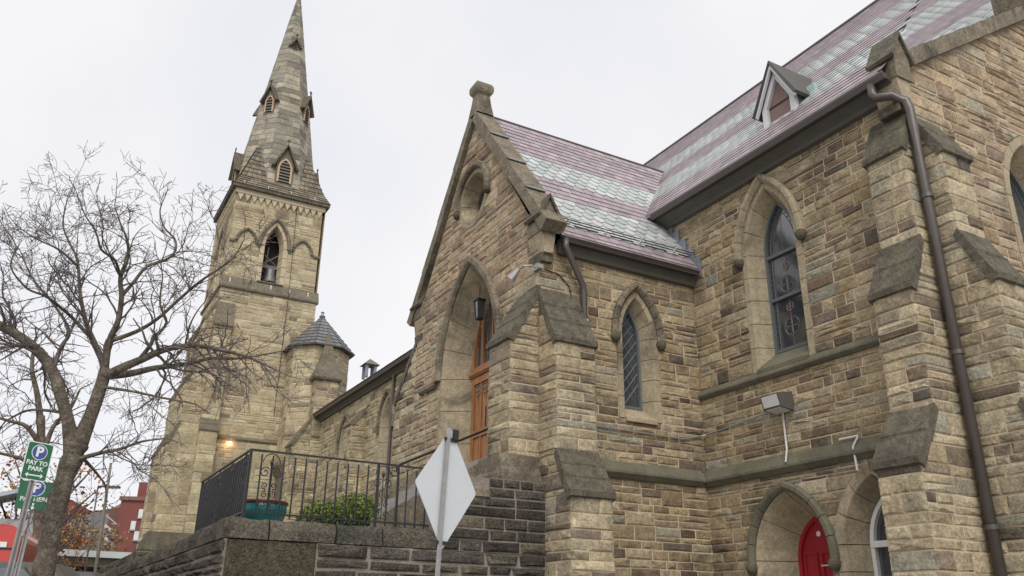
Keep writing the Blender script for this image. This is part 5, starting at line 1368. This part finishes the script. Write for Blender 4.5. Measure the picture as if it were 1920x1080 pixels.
# red brick block
o,s,d=frame_at(250,88,-18)
BR=thing('brick_building','red brick apartment block beyond the tower','building',tuple(o))
z1=zat(250,938,88); W_=88/FPX
lbox(MB(),o,s,d,-1.6,6.5,0,9,.5,z1).build('wall',M['brick'],BR)
lbox(MB(),o,s,d,-1.75,6.6,-.2,9,z1,z1+.35).build('parapet',M['brick2'],BR)
lbox(MB(),o,s,d,-.9,-.1,2,3.2,z1,z1+2.0).build('chimney',M['brick'],BR)
for px_,py_ in((259,961),(243,983),(272,963),(270,984),(256,1028),(250,1003)):
    c=at(px_,py_,87); a=(c-o).dot(s); w=lbox(MB(),o,s,d,a-.22,a+.22,-.10,.06,c.z-.40,c.z+.40).build('window',M['grey_paint'],BR); lbox(MB(),o,s,d,a-.17,a+.17,-.13,-.101,c.z-.35,c.z+.35).build('pane',M['pane_l'],w); lbox(MB(),o,s,d,a-.27,a+.27,-.16,-.02,c.z-.48,c.z-.41).build('sill',M['kerb'],w)
# grey block with fire escape
o,s,d=frame_at(200,92,12)
GB=thing('grey_apartment_block','grey sided block with fire escape stairs left of the red building','building',tuple(o))
z1=zat(200,962,92)
lbox(MB(),o,s,d,-1.8,2.6,0,9,.5,z1).build('wall',M['greywall'],GB)
MB().prism([o+s*a+d*0+V((0,0,z-o.z)) for a,z in((-1.9,z1),(2.7,z1),(2.7,z1+2.0),(.6,z1+.6))],d*9).build('roof',M['brick2'],GB)
m=MB()
for i,(py0,py1) in enumerate(((985,1000),(1008,1025))):
    p0=at(196,py0,90.5); p1=at(214,py1,90.5); m.tube([p0,p1],.14,5); m.tube([p0+V((0,0,.9)),p1+V((0,0,.9))],.05,4); lbox(m,o,s,d,(p1-o).dot(s)-.3,(p1-o).dot(s)+1.6,-1.3,-.1,p1.z-.1,p1.z); lbox(m,o,s,d,(p1-o).dot(s)-.3,(p1-o).dot(s)+1.6,-1.3,-1.25,p1.z+.85,p1.z+.95)
m.build('fire_escape',M['grey_paint'],GB)
for px_,py_ in((222,980),(215,1026)):
    c=at(px_,py_,91); a=(c-o).dot(s); lbox(MB(),o,s,d,a-.7,a+.7,-.08,.05,c.z-.9,c.z+.9).build('doorway',M['brick2'],GB)
c=at(200,1000,140)
# brown house on the left of it
o,s,d=frame_at(122,100,5)
BH=thing('brown_house','small brown brick house behind the tree trunk','house',tuple(o)); z1=zat(120,985,100)
lbox(MB(),o,s,d,-5,5,0,8,.5,z1).build('wall',M['brick2'],BH)
MB().prism([o+s*a+V((0,0,z-o.z)) for a,z in((-5.4,z1-.1),(5.4,z1-.1),(0,z1+2.6))],d*8.4).build('roof',M['brick'],BH)
for a in(-3,-1,1.2,3): lbox(MB(),o,s,d,a-.45,a+.45,-.06,.05,z1-2.4,z1-.8).build('window',M['pane_l'],BH)
# low flat roofed building with pale fascia
o,s,d=frame_at(170,52,8)
FB=thing('flat_roofed_store','long low flat roofed building with pale metal fascia across the street','building',tuple(o))
z1=zat(170,1035,52); z0=zat(170,1047,52); zb_=zat(170,1064,52)
lbox(MB(),o,s,d,-9,4.5,-1.2,9,z0,z1).build('fascia',M['fascia'],FB)
lbox(MB(),o,s,d,-9,4.4,-.7,8,zb_,z0-.02).build('soffit_band',M['beige'],FB)
lbox(MB(),o,s,d,-9,4.2,0,8,.6,zb_-.02).build('wall',M['beige'],FB)
for i in range(8):
    a=-8.4+i*1.55; w=lbox(MB(),o,s,d,a,a+1.35,-.08,.02,1.0,zb_-.1).build('window',M['car_dark'],FB); lbox(MB(),o,s,d,a+.06,a+1.29,-.10,-.081,1.1,zb_-.2).build('pane',M['glass'],w)
for i in range(9):
    a=-8.5+i*1.55; lbox(MB(),o,s,d,a-.09,a+.09,-.62,-.45,.7,zb_).build('column',M['grey_paint'],FB)
# pale roofed building at the left edge
o,s,d=frame_at(-20,40,0)
PH=thing('pale_roofed_shed','pale metal roofed building at the far left behind the signs','building',tuple(o)); z1=zat(0,928,40)
lbox(MB(),o,s,d,-4,1.5,0,2.2,.6,z1-.9).build('wall',M['plaster'],PH)
MB().prism([o+s*a+d*-.4+V((0,0,z-o.z)) for a,z in((-4.4,z1-1.6),(1.7,z1+.45),(1.7,z1+.6),(-4.4,z1-1.4))],d*3).build('roof',M['paleroof'],PH)
# lamp posts
for i,(pxb,pxt,pyt,dist,arm,lab) in enumerate(((178,208,868,38,0,'tall dark pole standing before the grey block'),(158,184,912,45,1,'slim street lamp with short flat arm left of the tall pole'))):
    g=at(pxb,1080,dist); tp=at(pxt,pyt,dist); ft=V((g.x,g.y,.8)); tp=V((tp.x,tp.y,tp.z)); ft=tp+(V((g.x,g.y,g.z))-tp)*((tp.z-.8)/(tp.z-g.z))
    PO=thing('street_pole' if not arm else 'street_lamp',lab,'pole' if not arm else 'street lamp',tuple(ft))
    MB().tube([ft,ft.lerp(tp,.5),tp],[.085,.07,.05] if not arm else [.05,.042,.035],10).build('pole',M['timber'] if not arm else M['gutter'],PO,True)
    MB().lathe(ft,[(.12,0),(.12,.25),(.07,.35)],10).build('base',M['steel'],PO)
    if arm:
        e=tp+_r0*.55; MB().tube([tp,e],.045,6).build('arm',M['gutter'],PO); MB().box(e+_r0*.2+V((0,0,-.03)),_r0*.55,_f0*.25,V((0,0,.10))).build('lamp_head',M['board'],PO)
    else:
        MB().box(tp-V((0,0,.9)),_r0*.06,_f0*.5,V((0,0,.06))).build('crossarm',M['timber'],PO)
# autumn trees
def leafy(label,px_,pyb,pyt,dist,wid,n,cols,seed,group='autumn trees across the street'):
    r=random.Random(seed); g=at(px_,pyb,dist); ft=V((g.x,g.y,gz(g.x,g.y))); top=at(px_,pyt,dist).z
    root=thing('autumn_tree',label,'tree',tuple(ft),group); h=top-ft.z; st=MB(); lf=MB()
    st.tube([ft,ft+V((.1,0,h*.3)),ft+V((0,.1,h*.6))],[.03*h,.022*h,.012*h],8)
    st.build('trunk',M['bark'],root,True); br=MB(); cl=[]
    for i in range(26):
        a=r.uniform(0,6.28); z=h*r.uniform(.35,.95); q=wid*math.sqrt(max(.05,1-((z/h-.62)/.42)**2))*r.uniform(.4,1); e=ft+V((q*math.cos(a),q*math.sin(a),z)); s_=ft+V((0,0,z*.6)); br.tube([s_,(s_+e)/2+V((0,0,.1*h*.2)),e],[.008*h,.005*h,.002*h],4,False); cl.append((e,wid*r.uniform(.18,.34)))
        for k in range(5): e2=e+V((r.gauss(0,1),r.gauss(0,1),r.gauss(.3,1)))*wid*.22; br.tube([(s_+e)/2,e,e2],[.004*h,.003*h,.0012*h],3,False)
    br.build('branches',M['twig'],root)
    for i in range(n):
        c,q=r.choice(cl); p=c+V((r.gauss(0,1),r.gauss(0,1),r.gauss(0,.8)))*q*.6; dd=V((r.gauss(0,1),r.gauss(0,1),r.gauss(0,1))).normalized(); w=dd.orthogonal().normalized(); l=r.uniform(.08,.18)*dist/40; k=r.uniform(.6,1.3); cc=r.choice(cols)
        lf.add([p,p+dd*l*.5+w*l*.35,p+dd*l,p+dd*l*.5-w*l*.35],[(0,1,2,3)],tuple(x*k for x in cc))
    lf.build('foliage',M['leaf_o'],root)
OR=[(.42,.17,.03),(.36,.11,.03),(.45,.24,.05),(.30,.09,.04)]; YE=[(.34,.24,.09),(.28,.19,.09),(.38,.30,.12),(.24,.15,.08)]
leafy('orange leaved tree behind the parking signs',55,1060,835,48,2.6,900,OR,1)
leafy('rusty orange tree at the left edge',22,1060,900,42,1.6,700,OR,2)
leafy('thin yellow leaved tree left of the grey block',165,1045,965,78,2.4,700,YE,3)
leafy('yellow brown tree right of the trunk',140,1045,975,70,2.2,420,YE,4)
leafy('sparse straw coloured tree behind the store roof',188,1045,985,84,2.0,500,YE,6)
leafy('dull red shrubby tree beside the trunk',118,1050,945,75,1.8,260,[(.22,.10,.06),(.27,.15,.08)],7)
# vehicles
def wheel(root,c,ax,r=.38,w=.24):
    b=MB(); n=20
    u=V((0,0,1)); v=ax.cross(u)
    prof=[(r*.55,-w/2),(r*.95,-w/2),(r,-w/2+.03),(r,w/2-.03),(r*.95,w/2),(r*.55,w/2)]
    vv=[];f=[]
    for i in range(n):
        a=2*math.pi*i/n
        for q,x in prof: vv.append(c+ax*x+(u*math.cos(a)+v*math.sin(a))*q)
    k=len(prof)
    for i in range(n):
        for j in range(k-1): f.append((i*k+j,i*k+j+1,((i+1)%n)*k+j+1,((i+1)%n)*k+j))
    b.add(vv,f); t=b.build('tyre',M['tyre'],root,True)
    m=MB(); m.add([c+ax*(w/2-.03)+(u*math.cos(2*math.pi*i/n)+v*math.sin(2*math.pi*i/n))*r*.58 for i in range(n)],[tuple(range(n))]); m.add([c-ax*(w/2-.03)+(u*math.cos(2*math.pi*i/n)+v*math.sin(2*math.pi*i/n))*r*.58 for i in range(n)],[tuple(range(n))]); m.build('rim',M['steel'],t)
def truck():
    dist=20; p=at(38,1015,dist); o=V((p.x,p.y,.9)); s=_r0.copy(); d=_f0.copy()
    M3=Matrix.Rotation(R_(20),3,'Z'); s=M3@s; d=M3@d
    top=zat(20,983,dist); root=thing('red_truck','red box truck with rounded roof edge at the left edge','truck',tuple(o))
    def rb(a0,a1,b0,b1,z0,z1,r):
        pts=[]
        for (cx,cz,ang) in((a1-r,z1-r,0),(a0+r,z1-r,90)):
            for i in range(6): an=R_(ang+18*i); pts.append((cx+r*math.cos(an),cz+r*math.sin(an)))
        pts+=[(a0,z0),(a1,z0)]
        return MB().prism([o+s*a+d*b0+V((0,0,z-o.z)) for a,z in pts],d*(b1-b0))
    rb(-2.45,0,0,6,1.75,top,.28).build('body',M['red_car'],root)
    z=zat(10,1021,dist); lbox(MB(),o,s,d,-2.2,-.22,-.03,-.005,z-.05,z+.05).build('stripe',M['sign_white'],root)
    zz=zat(10,1027,dist); lbox(MB(),o,s,d,-2.44,-.01,-.02,-.004,zz-.025,zz+.005).build('seam',M['iron'],root)
    lbox(MB(),o,s,d,-2.2,-.2,.2,5.8,1.35,1.74).build('chassis',M['iron'],root)
    for a in(-2.2,-.25):
        for b in(.9,4.9): wheel(root,o+s*a+d*b+V((0,0,.45)),s,.45,.28)
    for a in(-2.3,-.2): lbox(MB(),o,s,d,a-.08,a+.08,-.05,-.0045,1.9,2.1).build('tail_light',M['amber'],root)
truck()
def suv(label,px_,py_,dist,yaw,mat):
    p=at(px_,py_,dist); roof=p.z; g=gz(p.x,p.y); h=roof-g; o=V((p.x,p.y,g)); M3=Matrix.Rotation(R_(yaw),3,'Z'); s=M3@_r0; d=M3@_f0
    root=thing('parked_car',label,'car',tuple(o),'cars parked across the street'); k=h/1.75
    def P(a,b,z): return o+s*a*k+d*b*k+V((0,0,z*k))
    prof=[(-2.2,.35),(2.2,.35),(2.25,.75),(2.1,1.0),(1.2,1.08),(.6,1.68),(-1.9,1.72),(-2.2,1.05)]
    secs=[(-.9,.97),(-.86,1),(.86,1),(.9,.97)]
    v=[];f=[]
    for b,q in secs: v+=[P(a,b*(1 if z<1.1 else .84),z*(q if z>.5 else 1)) for a,z in prof]
    n=len(prof)
    for i in range(3):
        for j in range(n): f.append((i*n+j,i*n+(j+1)%n,i*n+n+(j+1)%n,i*n+n+j))
    f+=[tuple(range(n)),tuple(range(3*n,4*n))]
    MB().add(v,f).build('body',mat,root)
    for sgn in(-1,1):
        for a0,a1,t0,t1 in((-1.95,-1.0,-1.85,-1.0),(-.92,-.02,-.92,-.02),(.06,1.05,.06,.55)):
            b=.905; MB().add([P(a0,sgn*b*.985,1.12),P(a1,sgn*b*.985,1.12),P(t1,sgn*b*.865,1.58),P(t0,sgn*b*.865,1.58)],[(0,1,2,3)]).build('side_window',M['glass'],root)
        for a in(-1.35,1.4): wheel(root,P(a,sgn*.82,.36),d,.36*k,.22)
        MB().box(P(2.2,sgn*.62,.82),s*.06*k,d*.35*k,V((0,0,.14))).build('headlight',M['pane_l'],root); MB().box(P(-2.22,sgn*.68,.95),s*.06*k,d*.2*k,V((0,0,.25))).build('tail_light',M['amber'],root)
    MB().add([P(1.13,-.7,1.12),P(1.13,.7,1.12),P(.62,.66,1.62),P(.62,-.66,1.62)],[(0,1,2,3)]).build('windscreen',M['glass'],root)
    MB().add([P(-2.215,-.7,1.12),P(-2.215,.7,1.12),P(-1.96,.66,1.6),P(-1.96,-.66,1.6)],[(0,1,2,3)]).build('rear_window',M['glass'],root)
suv('dark car below the red truck at the lower left corner',6,1056,15.5,10,M['car_dark'])
suv('grey car partly hidden between sign post and tree trunk',52,1051,17.5,14,M['board'])
suv('dark car in front of the flat roofed store',146,1069,34,5,M['car_dark'])
